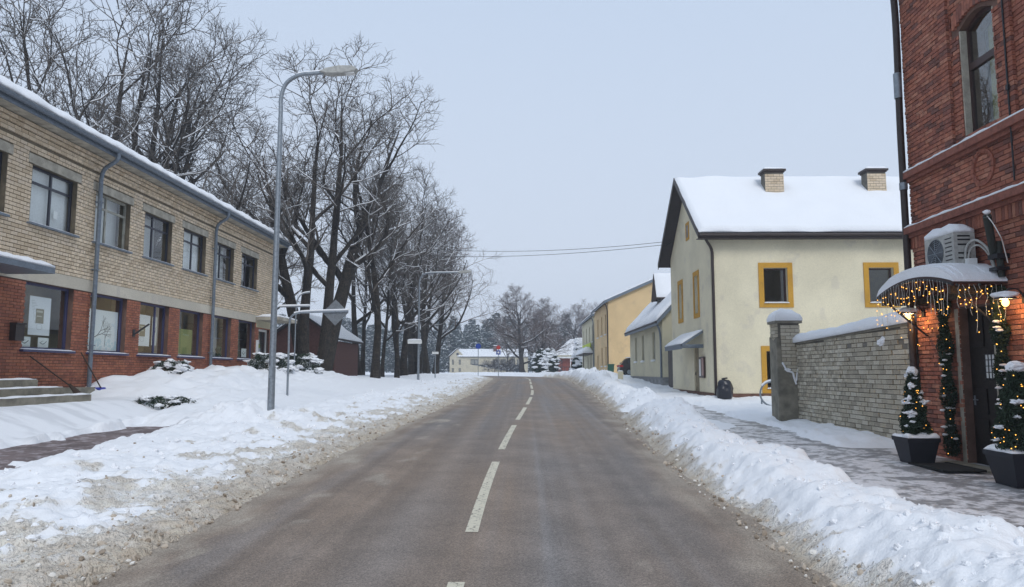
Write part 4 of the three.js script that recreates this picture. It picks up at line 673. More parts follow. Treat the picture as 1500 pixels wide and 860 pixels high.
function planter(label, pos, w, hPot, hTree, rTree, seed) {
  const g = thing('planter', label, 'planter', pos, 'potted trees by the door'), r = rngOf(seed), S = 0.72;
  const ringBox = (s, y) => [[-s, -s], [s, -s], [s, s], [-s, s]].map(([a, b]) => V3(pos.x + a, pos.y + y, pos.z + b));
  const taper = (s0, s1, y0, y1) => { const a = ringBox(s0, y0), b = ringBox(s1, y1), p = []; for (let i = 0; i < 4; i++) { const j = (i + 1) % 4; p.push(a[i], a[j], b[j], a[i], b[j], b[i]); } p.push(a[0], a[2], a[1], a[0], a[3], a[2], b[0], b[1], b[2], b[0], b[2], b[3]); return new THREE.BufferGeometry().setFromPoints(p); };
  const f = (q) => { q.computeVertexNormals(); return q; };
  part(g, 'pot', [f(taper(w * S / 2, w / 2 * 0.97, 0, hPot - 0.07))], M.planter); part(g, 'rim', [f(taper(w / 2 * 1.03, w / 2 * 1.05, hPot - 0.068, hPot))], M.planter);
  part(g, 'snow', [slab(V3(pos.x - w / 2, pos.y + hPot - 0.01, pos.z - w / 2), V3(pos.x + w / 2, pos.y + hPot - 0.01, pos.z - w / 2), V3(pos.x + w / 2, pos.y + hPot - 0.01, pos.z + w / 2), V3(pos.x - w / 2, pos.y + hPot - 0.01, pos.z + w / 2), 0.09, { nu: 16, nv: 16, amp: 0.07, freq: 5, round: 0.12 })], M.snow);
  const cone = (q, out = 0) => { const t = q() ** 1.35, a = q() * 6.283, k = out ? 1 : Math.sqrt(0.25 + 0.75 * q()), rr = rTree * (1 - t * 0.78) * k * (0.85 + 0.2 * Math.sin(a * 3 + t * 14) + 0.08 * q()); return V3(pos.x + rr * Math.cos(a), pos.y + hPot + 0.06 + t * hTree, pos.z + rr * Math.sin(a)); };
  part(g, 'trunk', bar(V3(pos.x, pos.y + hPot - 0.05, pos.z), V3(pos.x, pos.y + hPot + hTree * 0.95, pos.z), 0.025, 0.008), M.woodDark);
  part(g, 'foliage', leaves(9500, (q) => cone(q), 0.04, seed), M.needles, { kind: 'stuff' });
  const sn = []; for (let k = 0; k < 20; k++) { const q = cone(r, 1); sn.push(lump(q, 0.03 + 0.05 * r(), 0.015 + 0.03 * r(), 0.03 + 0.05 * r(), k * 2.3, 2, 0.75)); } sn.push(lump(V3(pos.x, pos.y + hPot + hTree * 1.03, pos.z), rTree * 0.33, 0.09, rTree * 0.33, seed)); part(g, 'snow', sn, M.snow, { kind: 'stuff' });
  bulbsOn(g, 48, (q) => cone(q, 1), seed + 9);
}
planter('smaller potted fir with fairy lights standing before the garden wall corner', P(6.55, 0.15, 12.75), 0.52, 0.42, 1.05, 0.25, 201);
planter('large potted fir with fairy lights beside the near door jamb', P(6.85, 0.1, 10.55), 0.64, 0.46, 1.12, 0.36, 202);
{ const g = thing('doormat', 'black doormat on the icy pavement below the brown door', 'doormat', FR.at(-12.1, walkY(12) + 0.01, 0.75)); part(g, 'mat', FR.box(-12.65, -11.6, walkY(12) + 0.012, walkY(12) + 0.04, 0.4, 1.05), M.rubber); part(g, 'border', [FR.box(-12.65, -11.6, walkY(12) + 0.042, walkY(12) + 0.05, 1.0, 1.05), FR.box(-12.65, -11.6, walkY(12) + 0.042, walkY(12) + 0.05, 0.4, 0.45)], M.rubber); }
{   // white-grey brick garden wall
  const F = new Frame(V3(7.4, 0, 0), V3(0, 0, 1), V3(-1, 0, 0)), g = thing('garden_wall', 'weathered pale brick garden wall with a snow cap', 'wall', P(7.5, 0.2, 17.5)), a = -20.4, b = -14.27;
  const topAt = (u) => mix(2.42, 2.58, (u - a) / (b - a));
  part(g, 'core', F.shape([[a, 0], [b, 0], [b, topAt(b) - 0.03], [a, topAt(a) - 0.03]], [], -0.3, 0.282), M.mortarG);
  const B = courses(F, a, b, 0.02, 2.62, [], 0.25, 0.086, 0.013, -0.018, 0.02, 'G', 0.03).filter((q) => q.v < topAt(q.u) - 0.03 && !(q.v > 2.05 && rnd() < 0.07));
  layBricks(g, B);
  part(g, 'coping', F.shape([[a, topAt(a) - 0.03], [b, topAt(b) - 0.03], [b, topAt(b) + 0.02], [a, topAt(a) + 0.02]], [], -0.33, 0.36), M.render);
  part(g, 'snow', slab(F.at(a - 0.02, topAt(a) + 0.022, 0.09), F.at(b, topAt(b) + 0.022, 0.09), F.at(b, topAt(b) + 0.022, -0.38), F.at(a - 0.02, topAt(a) + 0.022, -0.38), 0.25, { nu: 60, nv: 10, amp: 0.06, freq: 1.7, round: 0.16 }), M.snow);
  part(g, 'snow', [[-15.5, 2.3], [-15.62, 2.26]].map(([u, v], i) => lump(F.at(u, v, 0.005), 0.025, 0.07, 0.1, i * 5, 2, 0.6)), M.snow);
}
{   // gate pillar, brick above and cracked render below
  const g = thing('gate_pillar', 'gate pillar, bare brick above cracked grey render, capped with snow', 'pillar', P(7.2, 0.3, 20.8)), x0 = 6.9, x1 = 7.52, d0 = 20.42, d1 = 21.02, top = 2.98;
  const F = new Frame(V3(0, 0, -d0), V3(1, 0, 0), V3(0, 0, 1)), FS = new Frame(V3(x0, 0, 0), V3(0, 0, 1), V3(-1, 0, 0));
  part(g, 'core', new THREE.BoxGeometry(x1 - x0 - 0.04, top - 0.1, d1 - d0 - 0.04).translate((x0 + x1) / 2, (top + 0.1) / 2, -(d0 + d1) / 2), M.mortarG);
  layBricks(g, [...courses(F, x0 + 0.1, x1, 1.25, top, [], 0.25, 0.086, 0.013, -0.021, 0.02, 'G', 0.012).map((b) => ({ ...b, k: [0, 2, 4][b.k % 3] })), ...courses(FS, -d1, -d0 - 0.001, 2.2, top, [], 0.25, 0.086, 0.013, -0.021, 0.02, 'G', 0.012)], 120);
  part(g, 'render', [F.shape([[x0, 0.1], [x1 + 0.002, 0.1], [x1 + 0.002, 1.9], [7.42, 1.68], [7.36, 1.3], [7.3, 1.5], [7.26, 1.62], [7.12, 1.66], [7.06, 1.78], [7.0, 1.9], [6.99, 2.4], [x0, 2.6]], [], -0.02, 0.045), FS.shape([[-d1, 0.1], [-d0, 0.1], [-d0, 2.6], [-d1 + 0.3, 2.5], [-d1, 2.62]], [], -0.02, 0.04)], M.render);
  part(g, 'cap', new THREE.BoxGeometry(x1 - x0 + 0.1, 0.07, d1 - d0 + 0.1).translate((x0 + x1) / 2, top + 0.03, -(d0 + d1) / 2), M.render);
  part(g, 'snow', [slab(P(x0 - 0.06, top + 0.066, d0 - 0.06), P(x1 + 0.06, top + 0.066, d0 - 0.06), P(x1 + 0.06, top + 0.066, d1 + 0.06), P(x0 - 0.06, top + 0.066, d1 + 0.06), 0.32, { nu: 16, nv: 16, amp: 0.08, freq: 3, round: 0.2 }), tube([[7.0, 1.91], [7.06, 1.8], [7.12, 1.68], [7.2, 1.66], [7.27, 1.63], [7.3, 1.52], [7.36, 1.32]].map(([x, y]) => V3(x, y, -d0 + 0.026)), 0.028, 24, 6), tube([[7.36, 1.4], [7.42, 1.7], [7.5, 1.9]].map(([x, y]) => V3(x, y, -d0 + 0.026)), 0.024, 12, 6), lump(V3(7.13, 1.71, -d0 + 0.02), 0.075, 0.04, 0.03, 3, 2, 0.8)], M.snow);
}
// ---------------------------------------------------------------- right: pale yellow gabled house
{
  const g = thing('yellow_house', 'pale yellow rendered house with ochre window surrounds and snowy gable roof', 'house', P(12, 0.4, 35));
  const x0 = 7.72, x1 = 22, d0 = 30.7, d1 = 39.0, base = 0.2, eave = 7.5, ridge = 10.62, dm = (d0 + d1) / 2;
  const F = new Frame(V3(0, 0, -d0), V3(1, 0, 0), V3(0, 0, 1)), G = new Frame(V3(x0, 0, 0), V3(0, 0, 1), V3(-1, 0, 0));
  const fw = [[9.9, 10.88, 4.5, 5.94], [14.22, 15.24, 4.5, 5.94], [18.4, 19.4, 4.5, 5.94], [9.9, 10.88, 1.0, 2.5], [14.22, 15.24, 1.0, 2.5]];
  const gw = [[-37.0, -36.3, 4.25, 5.95], [-33.62, -32.92, 4.25, 5.95]], gd = [-34.1, -33.15, 0.55, 2.75];
  part(g, 'front_wall', F.shape(rect(x0, x1, base, eave), fw.map((h) => rect(...h)), -0.35, 0.35), M.yellowWall);
  part(g, 'gable_wall', G.shape([[-d1, base], [-d0 - 0.352, base], [-d0 - 0.352, eave + 0.2], [-dm, ridge], [-d1, eave]], [...gw.map((h) => rect(...h)), rect(...gd)], -0.35, 0.35), M.yellowWall);
  part(g, 'rear_wall', [new THREE.BoxGeometry(x1 - x0 - 0.36, eave - base, 0.3).translate((x0 + x1) / 2, (eave + base) / 2, -d1 + 0.151), new THREE.BoxGeometry(0.3, eave - base, d1 - d0 - 0.7).translate(x1 - 0.15, (eave + base) / 2, -dm)], M.yellowWall);
  part(g, 'storey_floor', new THREE.BoxGeometry(x1 - x0 - 0.8, 0.2, d1 - d0 - 0.8).translate((x0 + x1) / 2, 3.6, -dm), M.interior);
  part(g, 'plinth', [F.box(x0 - 0.03, x1, base - 0.1, 0.78, 0.003, 0.03), G.box(-d1, -d0 - 0.002, base - 0.1, 0.8, 0.003, 0.03)], M.plinth);
  const ov = 0.5, xe = x0 - 0.55, sl = (ridge - eave) / (dm - d0), low = eave - sl * ov + 0.06;
  const R0 = slab(P(xe, low, d0 - ov), P(x1, low, d0 - ov), P(x1, ridge + 0.06, dm), P(xe, ridge + 0.06, dm), 0.12, { nu: 1, nv: 1 }), R1 = slab(P(xe, low, d1 + ov), P(x1, low, d1 + ov), P(x1, ridge + 0.06, dm), P(xe, ridge + 0.06, dm), 0.12, { nu: 1, nv: 1 });
  const roof = part(g, 'roof', [R0, R1], M.roofDark);
  part(roof, 'barge_board', [slab(P(xe - 0.03, low - 0.1, d0 - ov), P(xe - 0.03, ridge - 0.04, dm), P(xe - 0.032, ridge + 0.24, dm), P(xe - 0.032, low + 0.2, d0 - ov), 0.03, { nu: 1, nv: 1 }), slab(P(xe - 0.03, low - 0.1, d1 + ov), P(xe - 0.03, ridge - 0.04, dm), P(xe - 0.032, ridge + 0.24, dm), P(xe - 0.032, low + 0.2, d1 + ov), 0.03, { nu: 1, nv: 1 })], M.brownMetal);
  part(roof, 'fascia', F.box(xe, x1, low - 0.1, low + 0.07, ov - 0.02, ov + 0.03), M.brownMetal);
  part(roof, 'soffit', slab(P(xe, low - 0.08, d0 - ov), P(x1, low - 0.08, d0 - ov), P(x1, low - 0.06, d0 + 0.02), P(xe, low - 0.06, d0 + 0.02), 0.03, { nu: 1, nv: 1 }), M.brownMetal);
  part(roof, 'gutter', new THREE.CylinderGeometry(0.06, 0.06, x1 - xe, 10, 1, false, Math.PI, Math.PI).rotateZ(Math.PI / 2).rotateX(-Math.PI / 2).translate((xe + x1) / 2, low + 0.04, -d0 + ov + 0.1), M.brownMetal);
  part(roof, 'snow', [slab(P(xe - 0.02, low + 0.14, d0 - ov - 0.06), P(x1, low + 0.14, d0 - ov - 0.06), P(x1, ridge + 0.18, dm + 0.02), P(xe - 0.02, ridge + 0.18, dm + 0.02), 0.19, { nu: 120, nv: 40, amp: 0.09, freq: 0.8, round: 0.16 }), slab(P(xe - 0.02, low + 0.14, d1 + ov + 0.06), P(x1, low + 0.14, d1 + ov + 0.06), P(x1, ridge + 0.18, dm), P(xe - 0.02, ridge + 0.18, dm), 0.17, { nu: 40, nv: 20, amp: 0.04, round: 0.16 }),
    slab(P(xe - 0.02, low + 0.22, d0 - ov + 0.02), P(x1, low + 0.22, d0 - ov + 0.02), P(x1, low + 0.62, d0 - ov + 0.62), P(xe - 0.02, low + 0.62, d0 - ov + 0.62), 0.15, { nu: 90, nv: 6, amp: 0.05, freq: 1.3, round: 0.2 })], M.snow);
  part(roof, 'snow_guard', [0.35].map((k) => bar(P(xe + 0.4, low + 0.5, d0 - ov + 0.5), P(x1, low + 0.5, d0 - ov + 0.5), 0.02)), M.brownMetal);
  for (const x of [11.35, 15.95]) {
    const d = 33.5, c = part(g, 'chimney', new THREE.BoxGeometry(0.82, 1.6, 0.6).translate(x, 9.9, -d), M.mortarG); const FC = new Frame(V3(0, 0, -d + 0.3), V3(1, 0, 0), V3(0, 0, 1)), at = rootPos.get(g);
    for (const b of courses(FC, x - 0.42, x + 0.42, 9.2, 10.66, [], 0.25, 0.1, 0.016, 0.001, 0.02, 'G')) { const q = mesh('brick', unitBox, BM.Y[b.k % 5]); q.position.copy(FC.at(b.u, b.v, 0.01)).sub(at); q.scale.set(b.w, b.h, b.p); c.add(q); }
    part(c, 'cap', [new THREE.BoxGeometry(1.02, 0.09, 0.8).translate(x, 10.76, -d), new THREE.BoxGeometry(0.9, 0.06, 0.7).translate(x, 10.685, -d)], M.brownMetal); part(c, 'snow', slab(P(x - 0.5, 10.806, d - 0.4), P(x + 0.5, 10.806, d - 0.4), P(x + 0.5, 10.806, d + 0.4), P(x - 0.5, 10.806, d + 0.4), 0.1, { nu: 8, nv: 8, amp: 0.02, round: 0.1 }), M.snow);
    part(c, 'flashing', new THREE.BoxGeometry(1.1, 0.16, 0.1).translate(x, 9.5, -d + 0.42), M.brownMetal);
  }
  const surround = (FF, [a, b, c, d], w) => part(g, 'window_surround', [FF.box(a - w, a, c - w, d + w, 0.003, 0.035), FF.box(b, b + w, c - w, d + w, 0.003, 0.035), FF.box(a, b, d, d + w, 0.003, 0.034), FF.box(a, b, c - w, c, 0.003, 0.034)], M.ochre);
  fw.forEach((h, i) => { surround(F, h, 0.21); windowUnit(g, F, ...h, -0.2, M.brownFrame, { fw: 0.07 }); const s = part(g, 'window_sill', F.box(h[0] - 0.02, h[1] + 0.02, h[2] - 0.03, h[2] - 0.002, -0.19, 0.09), M.white); snowOn(s, F, h[0], h[1], -0.1, 0.085, h[2] - 0.001, 0.03); });
  gw.forEach((h) => { surround(G, h, 0.2); windowUnit(g, G, ...h, -0.2, M.brownFrame, { fw: 0.06, curtain: M.curtain, cd: 0.2 }); });
  { const h = [-34.95, -34.55, 7.95, 8.55]; surround(G, h, 0.12); part(g, 'attic_window', G.box(h[0], h[1], h[2], h[3], 0.003, 0.02), M.greyPlinth); }
  const dr = part(g, 'door', [G.box(gd[0], gd[1], gd[2], gd[3], -0.12, -0.06)], mat(0.33, 0.28, 0.19, 0.8, { map: T.concrete })); part(dr, 'handle', G.box(gd[0] + 0.1, gd[0] + 0.14, 1.5, 1.64, -0.058, -0.02), M.black);
  const can = part(g, 'door_canopy', [slab(G.at(-35.9, 2.75, 0.95), G.at(-32.2, 2.75, 0.95), G.at(-32.2, 3.35, 0.003), G.at(-35.9, 3.35, 0.003), 0.09, { nu: 1, nv: 1 }), G.shape([[-32.26, 2.72], [-32.2, 2.72], [-32.2, 2.74], [-32.26, 2.74]], [], 0, 0.9), new THREE.BoxGeometry(0.9, 0.16, 0.05).translate(x0 - 0.46, 2.76, 32.25 * -1), new THREE.BoxGeometry(0.06, 0.2, 3.7).translate(x0 - 0.95, 2.74, -34.05)], M.gutter);
  part(can, 'snow', slab(G.at(-35.9, 2.85, 0.96), G.at(-32.2, 2.85, 0.96), G.at(-32.2, 3.45, 0.003), G.at(-35.9, 3.45, 0.003), 0.09, { nu: 24, nv: 8, amp: 0.03, round: 0.1 }), M.snow);
  part(g, 'downpipe', tube([P(x0 - 0.35, low + 0.02, d0 - ov - 0.08), P(x0 - 0.2, low - 0.15, d0 - 0.3), P(x0 + 0.05, low - 0.5, d0 - 0.1), P(x0 + 0.07, low - 1.2, d0 - 0.1), P(x0 + 0.07, 3, d0 - 0.1), P(x0 + 0.07, 0.6, d0 - 0.1)], 0.06, 50, 10), M.brownMetal);
}
{ const G = new Frame(V3(7.72, 0, 0), V3(0, 0, 1), V3(-1, 0, 0)), g = thing('notice_board', 'dark notice board with white and purple sheets by the canopied door', 'notice board', G.at(-32.4, 1.3, 0.01)); part(g, 'board', G.box(-32.8, -31.95, 1.4, 2.3, 0.033, 0.09), M.brownFrame); part(g, 'sheet', G.box(-32.75, -32.45, 1.48, 2.2, 0.092, 0.096), M.paper); part(g, 'sheet', G.box(-32.28, -31.96, 1.5, 2.25, 0.092, 0.096), mat(0.38, 0.25, 0.22, 0.8)); part(g, 'side_panel', new THREE.BoxGeometry(0.06, 0.8, 0.02).translate(7.65, 1.85, -31.935), M.brownFrame); }
{   // full black sack by the corner
  const g = thing('rubbish_sack', 'full black rubbish sack standing at the yellow house corner', 'rubbish sack', P(8.0, groundY(8, 30.1), 30.1)), y = groundY(8, 30.1) - 0.02;
  const s = []; for (let i = 0; i <= 14; i++) { const t = i / 14; s.push(new THREE.Vector2(0.33 * Math.pow(Math.sin(Math.PI * clamp(0.12 + t * 0.83)), 0.28) * (1 - 0.1 * t), t * 0.76)); } s.unshift(new THREE.Vector2(0.001, 0)); s.push(new THREE.Vector2(0.05, 0.78), new THREE.Vector2(0.001, 0.79));
  const q = new THREE.LatheGeometry(s, 30), p = q.attributes.position; for (let i = 0; i < p.count; i++) { const x = p.getX(i), yy = p.getY(i), z = p.getZ(i), k = 1 + 0.2 * ns(x * 5, yy * 4, z * 5) + 0.1 * ns(x * 13, yy * 9, z * 13); p.setXYZ(i, x * k, yy, z * k * 0.9); } q.computeVertexNormals();
  part(g, 'bag', q.translate(8.0, y, -30.1), mat(0.014, 0.016, 0.025, 0.35)); part(g, 'tie', bar(P(7.9, y + 0.8, 30.1), P(8.12, y + 0.84, 30.08), 0.04, 0.03), M.black);
}
{ const y = groundY(9.2, 25) - 0.05, x = 8.55, d = 26, g = thing('bicycle_rack', 'round steel bicycle hoop with snow, before the yellow house', 'bicycle rack', P(x, y, d)); part(g, 'hoop', new THREE.TorusGeometry(0.42, 0.032, 10, 40).translate(x, y + 0.5, -d), M.galv); part(g, 'foot', [bar(P(x - 0.38, y, d), P(x - 0.38, y + 0.35, d), 0.028), bar(P(x + 0.38, y, d), P(x + 0.38, y + 0.35, d), 0.028)], M.galv); part(g, 'snow', new THREE.TorusGeometry(0.445, 0.034, 6, 16, Math.PI * 0.6).rotateZ(Math.PI * 0.2).translate(x, y + 0.515, -d), M.snow); }

// ---------------------------------------------------------------- further houses on the right
function sideHouse(o) {   // walls parallel to the street at x0, gable end towards the camera
  const g = thing(o.name, o.label, 'house', P(o.x0 + 3, o.base, (o.d0 + o.d1) / 2)), S = new Frame(V3(o.x0, 0, 0), V3(0, 0, 1), V3(-1, 0, 0)), E = new Frame(V3(0, 0, -o.d0), V3(1, 0, 0), V3(0, 0, 1));
  const xm = (o.x0 + o.x1) / 2, rects = o.wins.map(([d, w, a, b]) => [-d - w / 2, -d + w / 2, a, b]);
  part(g, 'street_wall', S.shape(rect(-o.d1, -o.d0 - 0.252, o.base, o.eave), rects.map((r) => rect(...r)), -0.25, 0.25), o.wall);
  part(g, 'gable_wall', E.shape([[o.x0, o.base], [o.x1, o.base], [o.x1, o.eave], [xm, o.ridge], [o.x0, o.eave]], [], -0.25, 0.25), o.wall);
  part(g, 'rear_wall', [new THREE.BoxGeometry(o.x1 - o.x0, o.eave - o.base, 0.25).translate(xm, (o.eave + o.base) / 2, -o.d1 - 0.126), new THREE.BoxGeometry(0.25, o.eave - o.base, o.d1 - o.d0 - 0.3).translate(o.x1 - 0.125, (o.eave + o.base) / 2, -(o.d0 + o.d1) / 2)], o.wall);
  if (o.plinth) part(g, 'plinth', [S.box(-o.d1, -o.d0 + 0.02, o.base, o.base + 0.65, 0.003, 0.04), E.box(o.x0, o.x1, o.base, o.base + 0.65, 0.003, 0.038)], M.greyPlinth);
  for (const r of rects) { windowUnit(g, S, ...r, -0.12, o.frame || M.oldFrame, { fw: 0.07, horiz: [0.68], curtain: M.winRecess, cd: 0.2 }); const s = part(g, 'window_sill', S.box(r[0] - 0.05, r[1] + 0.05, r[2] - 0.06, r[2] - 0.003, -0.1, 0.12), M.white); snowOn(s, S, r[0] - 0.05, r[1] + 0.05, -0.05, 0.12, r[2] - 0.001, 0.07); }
  const ov = o.ov ?? 0.4, sl = (o.ridge - o.eave) / (xm - o.x0), low = o.eave - sl * ov + 0.05, da = o.d0 - 0.3, db = o.d1 + 0.3;
  const roof = part(g, 'roof', [slab(P(o.x0 - ov, low, da), P(o.x0 - ov, low, db), P(xm, o.ridge + 0.05, db), P(xm, o.ridge + 0.05, da), 0.14, { nu: 1, nv: 1 }), slab(P(o.x1 + ov, low, da), P(o.x1 + ov, low, db), P(xm, o.ridge + 0.05, db), P(xm, o.ridge + 0.05, da), 0.14, { nu: 1, nv: 1 })], M.roofDark);
  part(roof, 'fascia', [S.box(-db, -da, low - 0.1, low + 0.06, ov - 0.02, ov + 0.05), slab(P(o.x0 - ov, low - 0.08, da - 0.02), P(xm, o.ridge - 0.06, da - 0.02), P(xm, o.ridge + 0.2, da - 0.021), P(o.x0 - ov, low + 0.18, da - 0.021), 0.03, { nu: 1, nv: 1 })], M.gutter);
  part(roof, 'snow', [slab(P(o.x0 - ov, low + 0.15, da), P(o.x0 - ov, low + 0.15, db), P(xm, o.ridge + 0.2, db), P(xm, o.ridge + 0.2, da), o.snow || 0.16, { nu: 50, nv: 20, amp: 0.05, freq: 0.9, round: 0.15 }), slab(P(o.x1 + ov, low + 0.15, da), P(o.x1 + ov, low + 0.15, db), P(xm, o.ridge + 0.2, db), P(xm, o.ridge + 0.2, da), o.snow || 0.16, { nu: 20, nv: 10, amp: 0.05, round: 0.15 })], M.snow);
  part(g, 'downpipe', tube([S.at(-o.d0 + 0.2, low, ov), S.at(-o.d0 + 0.12, low - 0.25, ov * 0.6), S.at(-o.d0 - 0.1, low - 0.6, 0.1), S.at(-o.d0 - 0.1, low - 1.4, 0.08), S.at(-o.d0 - 0.1, o.base + 0.6, 0.08)], 0.06, 30, 8), o.pipe || M.gutter);
  return { g, S, E, roof, low };
}
{
  const { g, S, roof, low } = sideHouse({ name: 'cottage', label: 'small beige house with steep snowy roof and pointed dormer', x0: 8, x1: 17, d0: 43.3, d1: 56.2, base: 0.7, eave: 4.75, ridge: 9.6, wall: M.creamWall, plinth: true, ov: 0.35, snow: 0.2, wins: [[46.2, 0.95, 2.35, 4.1], [50.4, 0.95, 2.35, 4.1], [53.5, 0.95, 2.35, 4.1]] });
  // pointed wall dormer on the street slope
  const x = 8.9, d = 49, D = new Frame(V3(x, 0, 0), V3(0, 0, 1), V3(-1, 0, 0));
  part(g, 'dormer', [D.shape([[-d - 0.75, 5.2], [-d + 0.75, 5.2], [-d + 0.75, 6.6], [-d, 7.9], [-d - 0.75, 6.6]], [], -2.6, 2.6)], M.greyPlinth);
  const dr = part(roof, 'dormer_roof', [slab(D.at(-d - 0.95, 6.35, 0.35), D.at(-d, 8.05, 0.35), D.at(-d, 8.05, -2.8), D.at(-d - 0.95, 6.35, -2.8), 0.08, { nu: 1, nv: 1 }), slab(D.at(-d + 0.95, 6.35, 0.35), D.at(-d, 8.05, 0.35), D.at(-d, 8.05, -2.8), D.at(-d + 0.95, 6.35, -2.8), 0.08, { nu: 1, nv: 1 })], M.brownMetal);
  part(g, 'dormer_gable', D.shape([[-d - 0.95, 6.3], [-d + 0.95, 6.3], [-d, 8.05]], [], 0.28, 0.06), mat(0.12, 0.06, 0.05, 0.85, { map: T.bark }));
  part(roof, 'dormer_snow', [slab(D.at(-d - 0.95, 6.45, 0.33), D.at(-d, 8.14, 0.33), D.at(-d, 8.14, -2.8), D.at(-d - 0.95, 6.45, -2.8), 0.12, { nu: 10, nv: 12, amp: 0.03, round: 0.08 }), slab(D.at(-d + 0.95, 6.45, 0.33), D.at(-d, 8.14, 0.33), D.at(-d, 8.14, -2.8), D.at(-d + 0.95, 6.45, -2.8), 0.12, { nu: 10, nv: 12, amp: 0.03, round: 0.08 })], M.snow);
}
{ const g = thing('yard_gate', 'narrow dark brown board gate between the yellow and beige houses', 'gate', P(8.05, 0.7, 41.3)); for (let k = 0; k < 9; k++) part(g, 'plank', new THREE.BoxGeometry(0.03, 2.35, 0.24).translate(8.02 + (k % 2) * 0.006, 1.92, -39.55 - k * 0.255), M.brownMetal); part(g, 'rail', [new THREE.BoxGeometry(0.04, 0.1, 2.3).translate(8.06, 1.2, -40.6), new THREE.BoxGeometry(0.04, 0.1, 2.3).translate(8.06, 2.6, -40.6)], M.brownMetal); }
sideHouse({ name: 'orange_house', label: 'tall orange rendered house with shallow snowy roof up the street', x0: 8, x1: 16.6, d0: 70.8, d1: 84.3, base: 0.7, eave: 8.35, ridge: 10.25, wall: M.orangeWall, pipe: M.brownMetal, frame: M.winRecess, wins: [[73.2, 1.1, 5.3, 7.3], [76.8, 1.1, 5.3, 7.3], [80.8, 1.1, 5.3, 7.3], [73.2, 1.1, 2.2, 4.1], [76.8, 1.1, 2.2, 4.1], [81.2, 1.3, 1.2, 3.4]] });
{
  const { g, S } = sideHouse({ name: 'beige_house', label: 'farthest beige house on the right with a yellow-green sign board', x0: 8.1, x1: 16, d0: 86.6, d1: 104, base: 0.7, eave: 8.2, ridge: 9.8, wall: M.creamWall, frame: M.winRecess, wins: [[88.6, 1.1, 5.2, 7.2], [92.4, 1.1, 5.2, 7.2], [97, 1.1, 5.2, 7.2], [101.5, 1.1, 5.2, 7.2], [91, 1.3, 1.6, 3.6], [95, 1.3, 1.6, 3.6]] });
  const c = part(g, 'shop_canopy', [new THREE.BoxGeometry(1.2, 0.12, 12).translate(7.5, 3.8, -94), bar(P(7.0, 1.1, 88.3), P(7.0, 3.75, 88.3), 0.06)], M.brownMetal); part(c, 'snow', slab(P(6.9, 3.87, 88), P(6.9, 3.87, 100), P(8.1, 3.87, 100), P(8.1, 3.87, 88), 0.75, { nu: 30, nv: 6, amp: 0.06, round: 0.4 }), M.snow);
  part(g, 'sign_board', S.box(-99.5, -88.2, 4.6, 5.1, 0.25, 0.33), M.yellowGreen).userData.label = 'yellow-green shop sign board';
}
{ const x = 7.62, d = 66, y = 1.3, g = thing('wheelie_bin', 'green wheeled rubbish bin standing in the snow by the orange house', 'bin', P(x, y, d)); const taper = new THREE.CylinderGeometry(0.38, 0.31, 0.95, 4).rotateY(Math.PI / 4).translate(x, y + 0.5, -d); part(g, 'body', taper, M.greenBin); part(g, 'lid', [new THREE.BoxGeometry(0.6, 0.06, 0.62).rotateX(0.06).translate(x, y + 1.02, -d)], M.greenBin); for (const s of [-1, 1]) part(g, 'wheel', new THREE.CylinderGeometry(0.1, 0.1, 0.05, 16).rotateZ(Math.PI / 2).translate(x + s * 0.24, y + 0.1, -d - 0.27), M.rubber); }
{ const x = 6.15, d = 48, g = thing('gate_post', 'short pale concrete post at the pavement edge before the beige house', 'post', P(x, 0.85, d)); part(g, 'shaft', new THREE.BoxGeometry(0.3, 0.85, 0.3).translate(x, 1.27, -d), M.creamWall); part(g, 'snow', slab(P(x - 0.15, 1.7, d - 0.15), P(x + 0.15, 1.7, d - 0.15), P(x + 0.15, 1.7, d + 0.15), P(x - 0.15, 1.7, d + 0.15), 0.05, { nu: 6, nv: 6, round: 0.1 }), M.snow); }
